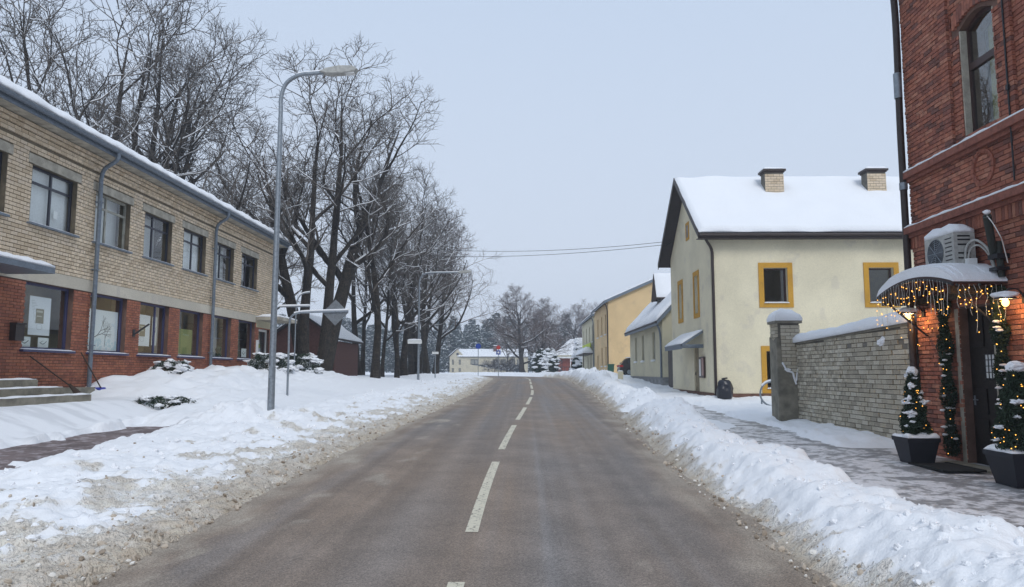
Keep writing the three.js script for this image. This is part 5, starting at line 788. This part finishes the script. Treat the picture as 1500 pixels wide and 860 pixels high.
{   // parked car, seen past the corner of the beige house
  const x = 7.75, d = 61, y = groundY(9, 61) - 0.02, g = thing('parked_car', 'dark parked car with red tail light beyond the beige house', 'car', P(x + 2.1, y, d)), F = new Frame(V3(x, y, -d), V3(1, 0, 0), V3(0, 0, 1));
  const body = [[0, 0.35], [0.05, 0.75], [0.12, 0.92], [0.35, 0.97], [3.0, 0.98], [3.9, 0.85], [4.15, 0.6], [4.18, 0.35], [3.6, 0.25], [0.5, 0.25]], cab = [[0.2, 0.97], [0.55, 1.4], [0.9, 1.47], [2.0, 1.47], [2.35, 1.4], [3.05, 0.98]];
  part(g, 'body', [F.shape(body, [], -1.7, 1.7)], M.carPaint); part(g, 'cabin', [F.shape(cab, [], -1.58, 1.46)], M.carPaint);
  part(g, 'side_window', F.shape([[0.62, 1.02], [0.78, 1.36], [1.35, 1.39], [1.35, 1.02]], [], -0.118, 0.01), M.darkGlass); part(g, 'side_window', F.shape([[1.45, 1.02], [1.45, 1.39], [2.15, 1.36], [2.7, 1.02]], [], -0.118, 0.01), M.darkGlass);
  part(g, 'rear_window', slab(F.at(0.16, 1.02, -0.25), F.at(0.16, 1.02, -1.45), F.at(0.5, 1.38, -1.35), F.at(0.5, 1.38, -0.35), 0.02, { nu: 1, nv: 1 }), M.darkGlass);
  for (const n of [0.005, -1.5]) part(g, 'tail_light', F.box(-0.015, 0.3, 0.72, 0.88, n - 0.22, n), M.tail);
  for (const [u, n] of [[0.8, 0], [3.35, 0], [0.8, -1.5], [3.35, -1.5]]) { const w = part(g, 'wheel', new THREE.CylinderGeometry(0.31, 0.31, 0.2, 24).rotateX(Math.PI / 2).translate(u, 0.31, n - 0.09).applyMatrix4(F.m), M.rubber); part(w, 'rim', new THREE.CylinderGeometry(0.19, 0.19, 0.02, 16).rotateX(Math.PI / 2).translate(u, 0.31, n + 0.02).applyMatrix4(F.m), M.galv); }
  part(g, 'number_plate', F.box(-0.012, -0.002, 0.6, 0.71, -1.1, -0.6), M.white); snowOn(g, F, 0.6, 2.2, -1.55, -0.15, 1.475, 0.06);
}

// ---------------------------------------------------------------- far end of the street
{   // long cream building
  const g = thing('cream_building', 'long low cream building with white roof at the far end', 'building', P(-11, 1.1, 232)), d0 = 228, base = 0.9, eave = 6.3;
  const F = new Frame(V3(0, 0, -d0), V3(1, 0, 0), V3(0, 0, 1)), xg = -18.2, xa = -22.8, xb = 0.8, wins = [[-16.4, 2.4], [-12.6, 3.4], [-9.6, 1.6], [-7.2, 1.6], [-4.4, 1.6], [-2.2, 1.6]];
  part(g, 'wall', [F.shape(rect(xg, xb, base, eave), wins.map(([x, w]) => rect(x, x + w, 3.9, 5.5)), -0.3, 0.3), F.shape([[xa, base], [xg - 0.002, base], [xg - 0.002, eave], [-20.5, 8.6], [xa, eave]], [rect(-22.1, -21.5, 3.9, 5.4), rect(-20, -19.4, 3.9, 5.4), rect(-22.1, -21.5, 1.7, 2.8), rect(-20, -19.4, 1.7, 2.8)], -0.3, 0.32), new THREE.BoxGeometry(0.3, 5.4, 9).translate(xb + 0.15, 3.6, -d0 - 4.8), new THREE.BoxGeometry(0.3, 5.4, 9).translate(xa + 0.15, 3.6, -d0 - 4.9)], M.farCream);
  for (const [x, w] of wins) windowUnit(g, F, x, x + w, 3.9, 5.5, -0.1, M.darkFrame, { fw: 0.14, vert: w > 2 ? [0.5] : [], curtain: M.interior });
  for (const [x, v, t] of [[-22.1, 3.9, 5.4], [-20, 3.9, 5.4], [-22.1, 1.7, 2.8], [-20, 1.7, 2.8]]) windowUnit(g, F, x, x + 0.6, v, t, -0.1, M.darkFrame, { fw: 0.12, curtain: M.interior });
  part(g, 'attic_window', new THREE.CylinderGeometry(0.4, 0.4, 0.05, 16).rotateX(Math.PI / 2).translate(-20.4, 7.1, -d0 + 0.05), M.darkFrame);
  const r = part(g, 'roof', [slab(P(-20.5, 8.6, d0 - 0.5), P(-20.5, 8.6, d0 + 9), P(xa - 0.5, 6.1, d0 + 9), P(xa - 0.5, 6.1, d0 - 0.5), 0.15, { nu: 1, nv: 1 }), slab(P(xg - 1.6, 6.15, d0 - 0.4), P(xb + 0.3, 6.15, d0 - 0.4), P(xb + 0.3, 8.6, d0 + 5), P(-20.4, 8.6, d0 + 5), 0.15, { nu: 1, nv: 1 })], M.roofDark);
  part(r, 'snow', [slab(P(-20.5, 8.76, d0 - 0.5), P(-20.5, 8.76, d0 + 9), P(xa - 0.5, 6.26, d0 + 9), P(xa - 0.5, 6.26, d0 - 0.5), 0.3, { nu: 8, nv: 8, round: 0.2 }), slab(P(xg - 2.3, 6.3, d0 - 0.5), P(xb + 0.3, 6.3, d0 - 0.5), P(xb + 0.3, 8.75, d0 + 5), P(-20.5, 8.75, d0 + 5), 0.3, { nu: 30, nv: 8, amp: 0.1, round: 0.2 })], M.snow);
  const ch = part(g, 'chimney', new THREE.BoxGeometry(1.1, 2.2, 1).translate(-9.0, 8.6, -d0 - 3), M.redBrickFar); part(ch, 'snow', new THREE.BoxGeometry(1.2, 0.2, 1.1).translate(-9, 9.82, -d0 - 3), M.snow);
}
{   // low house with red front
  const g = thing('red_front_house', 'low house with red front and white snowy hipped roof, far right', 'house', P(9.5, 1.1, 140)), d = 138, F = new Frame(V3(0, 0, -d), V3(1, 0, 0), V3(0, 0, 1));
  part(g, 'wall', [F.box(5.6, 9.2, 0.9, 4.4, -6, 0)], mat(0.3, 0.085, 0.06, 0.9, { map: T.grain })); part(g, 'side_wall', F.box(9.21, 15, 0.9, 4.4, -6, -0.02), M.white);
  windowUnit(g, F, 6.0, 7.0, 1.9, 3.8, 0.08, M.darkFrame, { fw: 0.1 }); const p = part(g, 'post', [F.box(8.4, 8.55, 0.9, 4.4, 0.7, 0.85), F.box(5.6, 5.75, 0.9, 4.4, 0.7, 0.85)], M.white);
  const r = part(g, 'roof', [slab(P(5.0, 4.45, d - 1), P(15, 4.45, d - 1), P(15, 7.6, d + 4), P(8.8, 7.6, d + 4), 0.2, { nu: 1, nv: 1 }), slab(P(5, 4.45, d - 1), P(5, 4.45, d + 7), P(8.8, 7.6, d + 4.2), P(8.8, 7.6, d + 4), 0.2, { nu: 1, nv: 1 })], M.creamWall);
  part(r, 'snow', slab(P(5.0, 4.66, d - 1), P(15, 4.66, d - 1), P(15, 7.82, d + 4), P(8.8, 7.82, d + 4), 0.35, { nu: 16, nv: 8, amp: 0.1, round: 0.4 }), M.snow); part(g, 'eaves_board', F.box(5.0, 15, 4.15, 4.45, 0.9, 1.0), M.white);
}
{   // low railing before the red house
  const g = thing('railing', 'dark low railing between the snowy shrubs at the far bend', 'railing', P(7, 1.1, 118)); for (let k = 0; k < 7; k++) part(g, 'post', bar(P(5.0 + k * 0.7, 1.05, 118), P(5.0 + k * 0.7, 2.5, 118), 0.05), M.black); part(g, 'rail', [bar(P(4.9, 2.45, 118), P(9.3, 2.45, 118), 0.05), bar(P(4.9, 1.8, 118), P(9.3, 1.8, 118), 0.04)], M.black);
}
// ---------------------------------------------------------------- bare trees
class Tubes { constructor() { this.p = []; this.n = []; this.i = []; }
  add(pts, rad, sides) {
    const s0 = this.p.length / 3, L = pts.length; let ref = Math.abs(pts[L - 1].y - pts[0].y) > 0.9 * pts[L - 1].distanceTo(pts[0]) ? V3(1, 0, 0) : V3(0, 1, 0);
    for (let k = 0; k < L; k++) {
      const d = (k < L - 1 ? pts[k + 1].clone().sub(pts[k]) : pts[k].clone().sub(pts[k - 1])).normalize(), a = d.clone().cross(ref).normalize(), b = a.clone().cross(d);
      for (let j = 0; j < sides; j++) { const t = j / sides * 6.28319, c = Math.cos(t), s = Math.sin(t), x = a.x * c + b.x * s, y = a.y * c + b.y * s, z = a.z * c + b.z * s; this.n.push(x, y, z); this.p.push(pts[k].x + x * rad[k], pts[k].y + y * rad[k], pts[k].z + z * rad[k]); }
    }
    for (let k = 0; k + 1 < L; k++) for (let j = 0; j < sides; j++) { const a = s0 + k * sides + j, b = s0 + k * sides + (j + 1) % sides; this.i.push(a, b + sides, b, a, a + sides, b + sides); }
  }
  geo() { const g = new THREE.BufferGeometry(); g.setAttribute('position', new THREE.Float32BufferAttribute(this.p, 3)); g.setAttribute('normal', new THREE.Float32BufferAttribute(this.n, 3)); g.setIndex(this.i); const uv = new Float32Array(this.p.length / 3 * 2); for (let i = 0; i < uv.length / 2; i++) { uv[i * 2] = this.p[i * 3] + this.p[i * 3 + 2]; uv[i * 2 + 1] = this.p[i * 3 + 1] * 0.4; } g.setAttribute('uv', new THREE.BufferAttribute(uv, 2)); return g; }
}
function growTree(seed, o) {
  const r = rngOf(seed), trunk = new Tubes(), crown = new Tubes(), snow = new Tubes(); const rv = () => V3(r() - 0.5, r() - 0.5, r() - 0.5);
  const LV = [{ seg: 9, wig: 0.16, up: 0.05, kids: o.limbs || 11, sides: 10 }, { seg: 8, wig: 0.42, up: 0.1, kids: o.k1 || 8, sides: 7 }, { seg: 5, wig: 0.5, up: 0.1, kids: o.k2 || 7, sides: 5 }, { seg: 4, wig: 0.55, up: 0.08, kids: o.k3 || 7, sides: 3 }, { seg: 2, wig: 0.5, up: 0.04, kids: 0, sides: 3 }];
  const snowy = o.snow ?? 0.75;
  function branch(p, dir, len, rad, lv) {
    const L = LV[lv], pts = [p.clone()], rs = [rad], ds = [dir.clone()]; let d = dir.clone();
    const end = lv === 0 ? 0.06 : lv < 3 ? 0.2 : 0.5;
    for (let k = 1; k <= L.seg; k++) { d.addScaledVector(rv(), L.wig).add(V3(0, L.up * (lv === 1 ? (k < 3 ? 0.3 : 1.3) : 1), 0)).normalize(); pts.push(pts[k - 1].clone().addScaledVector(d, len / L.seg)); rs.push(rad * mix(1, end, k / L.seg)); ds.push(d.clone()); }
    if (lv === 0) { rs[0] *= 1.35; }
    (lv < 2 ? trunk : crown).add(pts, rs, L.sides);
    if (lv > 0 && r() < snowy * (lv === 4 ? 0.06 : lv === 3 ? 0.32 : 0.7)) { let q = [], qr = []; const flush = () => { if (q.length > 1) snow.add(q, qr, lv < 3 ? 4 : 3); q = []; qr = []; }; for (let k = 0; k <= L.seg; k++) { if (Math.abs(ds[k].y) < 0.84 && r() < 0.93) { q.push(pts[k].clone().add(V3(0, rs[k] * 0.7 + (lv < 4 ? 0.012 : 0.008), 0))); qr.push(lv === 4 ? 0.0125 : rs[k] * 0.62 + 0.016); } else flush(); } flush(); }
    if (!L.kids) return;
    const kids = Math.round(L.kids * (0.8 + 0.4 * r())); let az = r() * 6.28;
    for (let k = 0; k < kids; k++) {
      const t = lv === 0 ? mix(o.from || 0.22, 0.97, (k + r() * 0.6) / kids) : mix(0.22, 1, (k + r() * 0.8) / kids), f = Math.min(t, 0.999) * L.seg, a = Math.floor(f), at = pts[a].clone().lerp(pts[a + 1], f - a), pd = ds[Math.min(a + 1, L.seg)], pr = mix(rs[a], rs[a + 1], f - a);
      az += 2.4 + (r() - 0.5) * 0.9; const ref = Math.abs(pd.y) > 0.8 ? V3(1, 0, 0) : V3(0, 1, 0), u = pd.clone().cross(ref).normalize(), v = u.clone().cross(pd).normalize();
      const ang = lv === 0 ? mix(o.wide || 1.05, 0.45, t) + (r() - 0.5) * 0.25 : 0.55 + 0.5 * r(), c = pd.clone().multiplyScalar(Math.cos(ang)).addScaledVector(u, Math.sin(ang) * Math.cos(az)).addScaledVector(v, Math.sin(ang) * Math.sin(az)).normalize();
      const cl = lv === 0 ? o.H * (o.reach || 0.5) * mix(1, 0.42, t) * (0.8 + 0.4 * r()) : len * (lv === 1 ? 0.5 : lv === 2 ? 0.55 : 0.52) * mix(1.1, 0.62, t) * (0.75 + 0.5 * r());
      const minL = [0, 0, 0.9, 0.55, 0.4][lv + 1]; branch(at, c, Math.max(cl, minL), lv === 0 ? Math.min(pr * 0.66, rad * (o.thick || 0.45)) : lv === 3 ? 0.0105 : Math.max(pr * 0.55, lv === 1 ? 0.03 : 0.017), lv + 1);
    }
  }
  for (let s = 0; s < (o.stems || 1); s++) { const a = s * 2.2 + 0.4, k = o.stems > 1 ? (o.lean ?? 0.16) : 0; const off = o.stems > 1 ? 0.38 : 0; branch(V3(off * Math.cos(a), -0.4, off * Math.sin(a)), V3(k * Math.cos(a) + (o.tilt || 0), 1, k * Math.sin(a)).normalize(), o.H * (0.78 + 0.1 * r()) * (s ? 0.85 + 0.15 * r() : 1), o.R * (s ? 0.6 + 0.3 * r() : 1), 0); }
  return { trunk: trunk.geo(), crown: crown.geo(), snow: snow.geo() };
}
const kinds = [growTree(11, { H: 20, R: 0.36, stems: 2, lean: 0.14, limbs: 7, reach: 0.46, wide: 1.05, from: 0.3, k1: 7, k2: 6, k3: 5, thick: 0.6 }), growTree(23, { H: 20.5, R: 0.3, limbs: 12, reach: 0.4, wide: 0.95, from: 0.24, k2: 6, k3: 6 }), growTree(37, { H: 20.5, R: 0.46, stems: 4, limbs: 6, reach: 0.42, from: 0.3, lean: 0.15, k1: 7, k2: 6, k3: 5 }), growTree(41, { H: 16, R: 0.17, limbs: 11, reach: 0.3, wide: 0.75, from: 0.25, k1: 6, k2: 6 }), growTree(59, { H: 21, R: 0.38, limbs: 10, reach: 0.52, wide: 1.1, from: 0.3, tilt: 0.3, k1: 7, k2: 6, k3: 5, thick: 0.6 }), growTree(67, { H: 15, R: 0.4, limbs: 14, reach: 0.5, wide: 1.25, from: 0.16, k2: 8, snow: 0.5 })];
function plantTree(k, x, d, label, { s = 1, wide = 1, turn = 0, name = 'bare_tree', group = 'bare trees along the street', y, red } = {}) {
  const g = thing(name, label, 'tree', P(x, y ?? groundY(x, d) - 0.05, d), group); g.rotation.y = turn; g.scale.set(s * wide, s, s * wide);
  g.add(mesh('trunk', kinds[k].trunk, M.bark), mesh('crown', kinds[k].crown, red ? M.twigRed : M.twig), mesh('snow', kinds[k].snow, M.branchSnow)); g.children[1].userData.kind = g.children[2].userData.kind = 'stuff'; return g;
}
const behind = 'bare trees behind the brick building';
plantTree(4, -32, 40, 'bare tree at the left frame edge rising behind the brick roof', { group: behind, turn: 2.1, y: 0.8, s: 1.05 });
plantTree(0, -25.0, 39, 'tall bare tree with straight dark trunk above the first downpipe', { group: behind, turn: 0.8, y: 0.8, s: 1.3 });
plantTree(2, -23.5, 42, 'bare tree with several stems behind the middle of the brick roof', { group: behind, turn: 1.4, y: 0.8, s: 1.25 });
plantTree(4, -22.5, 41, 'bare tree leaning right over the brick building roof', { group: behind, turn: -0.3, y: 0.8, s: 1.05 });
plantTree(0, -20.3, 47, 'bare spreading tree behind the far end of the brick roof', { group: behind, turn: 3.4, y: 0.8, s: 0.86, wide: 1.2 });
plantTree(1, -24, 62, 'thin bare tree in the gap left of the tall lamp post', { group: behind, turn: 1.1, y: 0.9 });
plantTree(3, -20, 58, 'slender young tree just left of the tall lamp post', { group: behind, turn: 0.2, y: 0.9, s: 1.1 });
plantTree(3, -29, 58, 'slender background tree above the brick roof', { group: behind, turn: 4.2, y: 0.9, s: 1.15 });
plantTree(1, -35, 60, 'background bare tree behind the left roof end', { group: behind, turn: 5.2, y: 0.9, s: 1.05 });
plantTree(2, -12.0, 41.5, 'massive dark forked tree beside the diamond road sign', { turn: 0.9, s: 0.95, wide: 1.25, name: 'forked_tree' });
plantTree(1, -8.9, 44.5, 'single straight roadside tree right of the diamond sign', { turn: 2.6, s: 0.9 });
plantTree(0, -13.5, 62, 'bare tree behind the small red brick house', { turn: 4.4, s: 0.88 });
plantTree(3, -9.9, 52, 'slim pair-like sapling beside the straight roadside tree', { turn: 1.9, s: 0.9 });
plantTree(3, -9.3, 54.5, 'slender roadside tree in front of the far lamp post', { turn: 3.0, s: 1.08 });
plantTree(0, -9.6, 59, 'thick roadside tree behind the far street lamp', { turn: 5.4, s: 0.86 });
plantTree(1, -8.6, 66, 'roadside tree beside the thin pale marker post', { turn: 0.3, s: 0.88, wide: 1.2 });
plantTree(2, -10.4, 71, 'multi-stemmed tree in the middle of the far row', { turn: 2.2, s: 0.85 });
plantTree(1, -9.2, 77, 'second-last tree of the roadside row', { turn: 4.0, s: 0.9, wide: 1.25, red: true });
plantTree(3, -9.9, 84, 'last leaning tree of the roadside row, left of the cream building', { turn: 1.2, s: 0.9 });
const farG = 'bare trees at the far bend';
plantTree(5, -0.4, 132, 'broad bare tree at the bend in the middle of the view', { group: farG, turn: 0.6, s: 0.98, wide: 1.35, red: true });
plantTree(5, 3.4, 146, 'broad bare tree just right of the middle tree at the bend', { group: farG, turn: 2.5, s: 0.92, wide: 1.4, red: true });
plantTree(1, -4.2, 178, 'smaller bare tree left of the broad tree at the bend', { group: farG, turn: 2.9, s: 0.72, red: true });
plantTree(5, 11, 172, 'bare tree behind the red-fronted house', { group: farG, turn: 4.1, s: 1.0, wide: 1.4, red: true });
plantTree(0, 17.5, 190, 'bare tree behind the orange house', { group: farG, turn: 1.1, s: 0.95, wide: 1.3, red: true });
plantTree(1, 6.5, 200, 'thin far tree between the bend tree and the red-fronted house', { group: farG, turn: 1.8, s: 0.9, red: true });
{   // small leafless shrub at the far building
  const s = growTree(91, { H: 3.2, R: 0.06, stems: 5, limbs: 6, reach: 0.4, k1: 4, k2: 3, k3: 3, lean: 0.5 });
  for (const [x, d, l] of [[-6.5, 150, 'leafless shrub before the cream building'], [-3.2, 140, 'leafless shrub left of the trunk at the bend']]) { const g = thing('bare_shrub', l, 'shrub', P(x, groundY(x, d), d), 'leafless shrubs'); g.add(mesh('stem', s.trunk, M.bark), mesh('crown', s.crown, M.twig), mesh('snow', s.snow, M.branchSnow)); }
}
// ---------------------------------------------------------------- snow-laden shrubs
function snowShrub(name, label, c, rx, ry, rz, seed, { cone = 0, share = 0.6, n = 5000, size = 0.09 } = {}) {
  const g = thing(name, label, cone ? 'conifer' : 'shrub', c, 'snow-laden evergreens'), r = rngOf(seed);
  const sample = (q, out) => { const t = q(), a = q() * 6.283, k = out ? 0.96 : Math.cbrt(0.3 + 0.7 * q()), w = cone ? (1 - t * 0.88) * (0.8 + 0.25 * Math.sin(a * 4 + t * 9)) : Math.sqrt(clamp(1 - (t * 1.3 - 0.45) ** 2)) * (0.88 + 0.2 * Math.sin(a * 3 + seed)); return V3(c.x + rx * w * k * Math.cos(a), c.y + ry * t, c.z + rz * w * k * Math.sin(a)); };
  part(g, 'stem', [0, 1, 2].map((k) => bar(V3(c.x, c.y - 0.1, c.z), V3(c.x + rx * 0.3 * Math.cos(k * 2), c.y + ry * 0.7, c.z + rz * 0.3 * Math.sin(k * 2)), 0.03 * (1 + ry * 0.2), 0.01)), M.woodDark);
  part(g, 'foliage', leaves(n, (q) => sample(q), size, seed), M.needles, { kind: 'stuff' });
  const sn = [], m = Math.round((cone || ry > 3 ? 190 : 90) * share); for (let k = 0; k < m; k++) { const q = sample(r, 1), s = (0.08 + 0.1 * r()) * (rx + ry) / 2 * (ry > 3 ? 0.62 : 1); if (q.y < c.y + ry * 0.28 && r() < 0.7) continue; sn.push(lump(V3(q.x, q.y + s * 0.1, q.z), s * 1.2, s * 0.5, s, k * 1.7 + seed, 2, 0.75)); } part(g, 'snow', sn, M.snow, { kind: 'stuff' });
}
snowShrub('snowy_shrub', 'small rounded shrub buried in snow under the third shop window', P(-11.6, 1.25, 24.6), 0.75, 0.75, 0.6, 301, { n: 3500, size: 0.05 });
snowShrub('snowy_shrub', 'low dark twiggy shrub poking from snow near the steps', P(-9.4, 0.72, 19.5), 0.9, 0.28, 0.45, 302, { share: 0.5, n: 900, size: 0.06 });
snowShrub('snowy_shrub', 'rounded snow-covered shrub left of the tall lamp post', P(-11.1, 1.2, 32.2), 1.0, 1.2, 0.9, 303, { n: 4500, size: 0.06 });
snowShrub('snowy_shrub', 'rounded snow-covered shrub right of the tall lamp post', P(-10.7, 1.15, 34.5), 1.25, 1.35, 1.0, 304, { n: 5000, size: 0.06 });
snowShrub('snowy_shrub', 'flat snow-covered shrub below the last shop window', P(-11.9, 1.3, 29.8), 0.9, 0.45, 0.6, 305, { share: 0.5, n: 2500, size: 0.05 });
snowShrub('snowy_shrub', 'low snow-capped shrub at the foot of the red brick house', P(-13.2, 1.05, 47.5), 1.3, 0.7, 0.8, 306, { n: 2500, size: 0.08 });
snowShrub('snowy_conifer', 'wide evergreen bowed under snow at the far bend', P(3.3, 1.1, 112), 2.05, 3.9, 1.9, 307, { n: 8000, size: 0.2, share: 0.9 });
snowShrub('snowy_conifer', 'narrow evergreen with snow beside the beige house', P(8.0, 1.1, 110), 1.45, 5.4, 1.4, 308, { cone: 1, n: 7000, size: 0.2, share: 0.9 });

// ---------------------------------------------------------------- far pine wood, read as one mass
{
  const g = new THREE.Group(); g.name = 'far_forest'; g.userData = { kind: 'stuff', label: 'far dark pine wood behind the cream building', category: 'forest' }; scene.add(g);
  const variant = (seed) => {
    const r = rngOf(seed), pos = [], sn = [], tr = [];
    const fan = (y, w, out, n, dst, lift) => { for (let k = 0; k < n; k++) { const a = r() * 6.283, q = w * (0.25 + 0.75 * Math.sqrt(r())), yy = y + (r() - 0.5) * 1.1 - q * 0.12 + lift, s = 0.55 + 0.5 * r(), cx = q * Math.cos(a), cz = q * Math.sin(a), b = r() * 6.283; dst.push(cx - s * Math.cos(b), yy + (r() - 0.5) * 0.5, cz - s * Math.sin(b), cx + s * Math.cos(b), yy + (r() - 0.5) * 0.5, cz + s * Math.sin(b), cx + 0.5 * s * Math.sin(b), yy + (0.3 + r() * 0.6) * s, cz - 0.5 * s * Math.cos(b)); } };
    for (let y = 2; y < 22; y += 1.0) { const w = (y < 9 ? 0.75 : y < 12 ? (y - 7) / 5 : 1 - (y - 12) / 13) * 3.4; fan(y, w, 0, 70, pos, 0); fan(y, w, 0, 22, sn, 0.28); }
    const mk = (p) => { const q = new THREE.BufferGeometry(); q.setAttribute('position', new THREE.Float32BufferAttribute(p, 3)); q.computeVertexNormals(); return q; };
    return [mk(pos), mk(sn), new THREE.CylinderGeometry(0.12, 0.3, 21, 6).translate(0, 10.5, 0)];
  };
  const r = rngOf(7), spots = []; for (let i = 0; i < 420; i++) { const d = 255 + 130 * r(), x = -150 + 250 * r(); spots.push([x, d, (0.7 + 0.3 * r() + 0.12 * ns(x * 0.03, 2.2)) * (x > 20 ? 0.85 : 1), r() * 6.28]); }
  for (let v = 0; v < 3; v++) { const mine = spots.filter((_, i) => i % 3 === v); variant(500 + v).forEach((q, k) => { const o = new THREE.InstancedMesh(q, [M.needlesFar, M.branchSnow, M.bark][k], mine.length), t = new THREE.Object3D(); mine.forEach(([x, d, s, a], i) => { t.position.set(x, 1.0, -d); t.rotation.y = a; t.scale.set(s, s, s); t.updateMatrix(); o.setMatrixAt(i, t.matrix); }); o.name = ['needles', 'snow', 'trunks'][k]; o.userData.kind = 'stuff'; o.castShadow = o.receiveShadow = true; g.add(o); }); }
}
// ---------------------------------------------------------------- two people walking far off
function person(label, x, d, turn, coat) {
  const y = groundY(x, d), J = { hip: [0, 0.92, 0], chest: [0, 1.3, 0], neck: [0, 1.48, 0], head: [0, 1.61, 0.01], sl: [0.2, 1.4, 0], el: [0.27, 1.13, -0.02], hl: [0.26, 0.86, 0.08], sr: [-0.2, 1.4, 0], er: [-0.27, 1.13, -0.03], hr: [-0.26, 0.87, 0.02], ll: [0.1, 0.9, 0], kl: [0.11, 0.48, 0.08], fl: [0.11, 0.08, 0.02], tl: [0.11, 0.05, 0.18], lr: [-0.1, 0.9, 0], kr: [-0.11, 0.48, -0.02], fr: [-0.11, 0.08, -0.14], tr: [-0.11, 0.05, 0.0] };
  const B = [['hip', 'chest', 0.18, 0.19], ['chest', 'neck', 0.19, 0.07], ['neck', 'head', 0.07, 0.1], ['chest', 'sl', 0.15, 0.09], ['chest', 'sr', 0.15, 0.09], ['sl', 'el', 0.08, 0.065], ['el', 'hl', 0.065, 0.04], ['sr', 'er', 0.08, 0.065], ['er', 'hr', 0.065, 0.04], ['hip', 'll', 0.17, 0.11], ['hip', 'lr', 0.17, 0.11], ['ll', 'kl', 0.11, 0.075], ['kl', 'fl', 0.075, 0.05], ['fl', 'tl', 0.05, 0.04], ['lr', 'kr', 0.11, 0.075], ['kr', 'fr', 0.075, 0.05], ['fr', 'tr', 0.05, 0.04]];
  const N = 56, mc = new MarchingCubes(N, M.coat, false, false, 60000); mc.isolation = 0; const S = 1.0;
  for (let k = 0; k < N; k++) for (let j = 0; j < N; j++) for (let i = 0; i < N; i++) {
    const px = ((i - N / 2) / (N / 2)) * S, py = ((j - N / 2) / (N / 2)) * S + 0.86, pz = ((k - N / 2) / (N / 2)) * S; let m = 9;
    for (const [a, b, ra, rb] of B) { const A = J[a], C = J[b], dx = C[0] - A[0], dy = C[1] - A[1], dz = C[2] - A[2], t = clamp(((px - A[0]) * dx + (py - A[1]) * dy + (pz - A[2]) * dz) / (dx * dx + dy * dy + dz * dz)), q = Math.hypot(px - A[0] - dx * t, py - A[1] - dy * t, pz - A[2] - dz * t) - mix(ra, rb, t), h = clamp(0.5 + 0.5 * (m - q) / 0.05); m = mix(m, q, h) - 0.05 * h * (1 - h); }
    mc.field[k * N * N + j * N + i] = -m;
  }
  mc.update(); const n = mc.count, ps = mc.positionArray.slice(0, n * 3), nn = mc.normalArray.slice(0, n * 3); for (let i = 0; i < n; i++) { ps[i * 3] *= S; ps[i * 3 + 1] = ps[i * 3 + 1] * S + 0.86; ps[i * 3 + 2] *= S; }
  const g = new THREE.BufferGeometry(); g.setAttribute('position', new THREE.BufferAttribute(ps, 3)); g.setAttribute('normal', new THREE.BufferAttribute(nn, 3));
  const o = thing('person', label, 'person', P(x, y, d), 'walkers at the far bend'); const b = mesh('body', g, coat); o.add(b); b.rotation.y = turn;
  const hood = mesh('hood', new THREE.SphereGeometry(0.125, 16, 12).scale(0.9, 1.1, 1).translate(0, 1.63, -0.015), coat); b.add(hood);
  const face = mesh('face', mergeGeometries([new THREE.SphereGeometry(0.09, 14, 10).scale(0.85, 1.2, 0.8).translate(0, 1.61, 0.065), new THREE.ConeGeometry(0.018, 0.045, 6).rotateX(0.9).translate(0, 1.6, 0.145)]), mat(0.5, 0.34, 0.27, 0.7)); b.add(face);
}
person('walker in dark clothing on the snowy far pavement', -5.4, 172, 0.3, M.coat);
person('second dark-clothed walker near the trunk at the bend', -0.95, 160, 2.9, M.coat);

// ---------------------------------------------------------------- overhead cables
{
  const g = thing('overhead_cable', 'thin pair of overhead cables from the yellow house to the roadside trees', 'cable', P(0, 7, 38)); const sag = (a, b, s) => Array.from({ length: 9 }, (_, k) => { const t = k / 8, q = a.clone().lerp(b, t); q.y -= s * 4 * t * (1 - t); return q; });
  part(g, 'wire', tube(sag(P(7.3, 8.3, 37.8), P(-7.1, 10.05, 50), 0.35), 0.013, 40, 5), M.black); part(g, 'wire', tube(sag(P(7.3, 8.15, 37.8), P(-7.1, 9.55, 50), 0.3), 0.013, 40, 5), M.black);
  part(g, 'insulator', [bar(P(7.25, 8.1, 37.8), P(7.6, 8.3, 37.8), 0.03)], M.black);
}
scene.fog = new THREE.FogExp2(new THREE.Color().setRGB(0.72, 0.8, 0.92), 0.0013);
renderer.render(scene, camera);
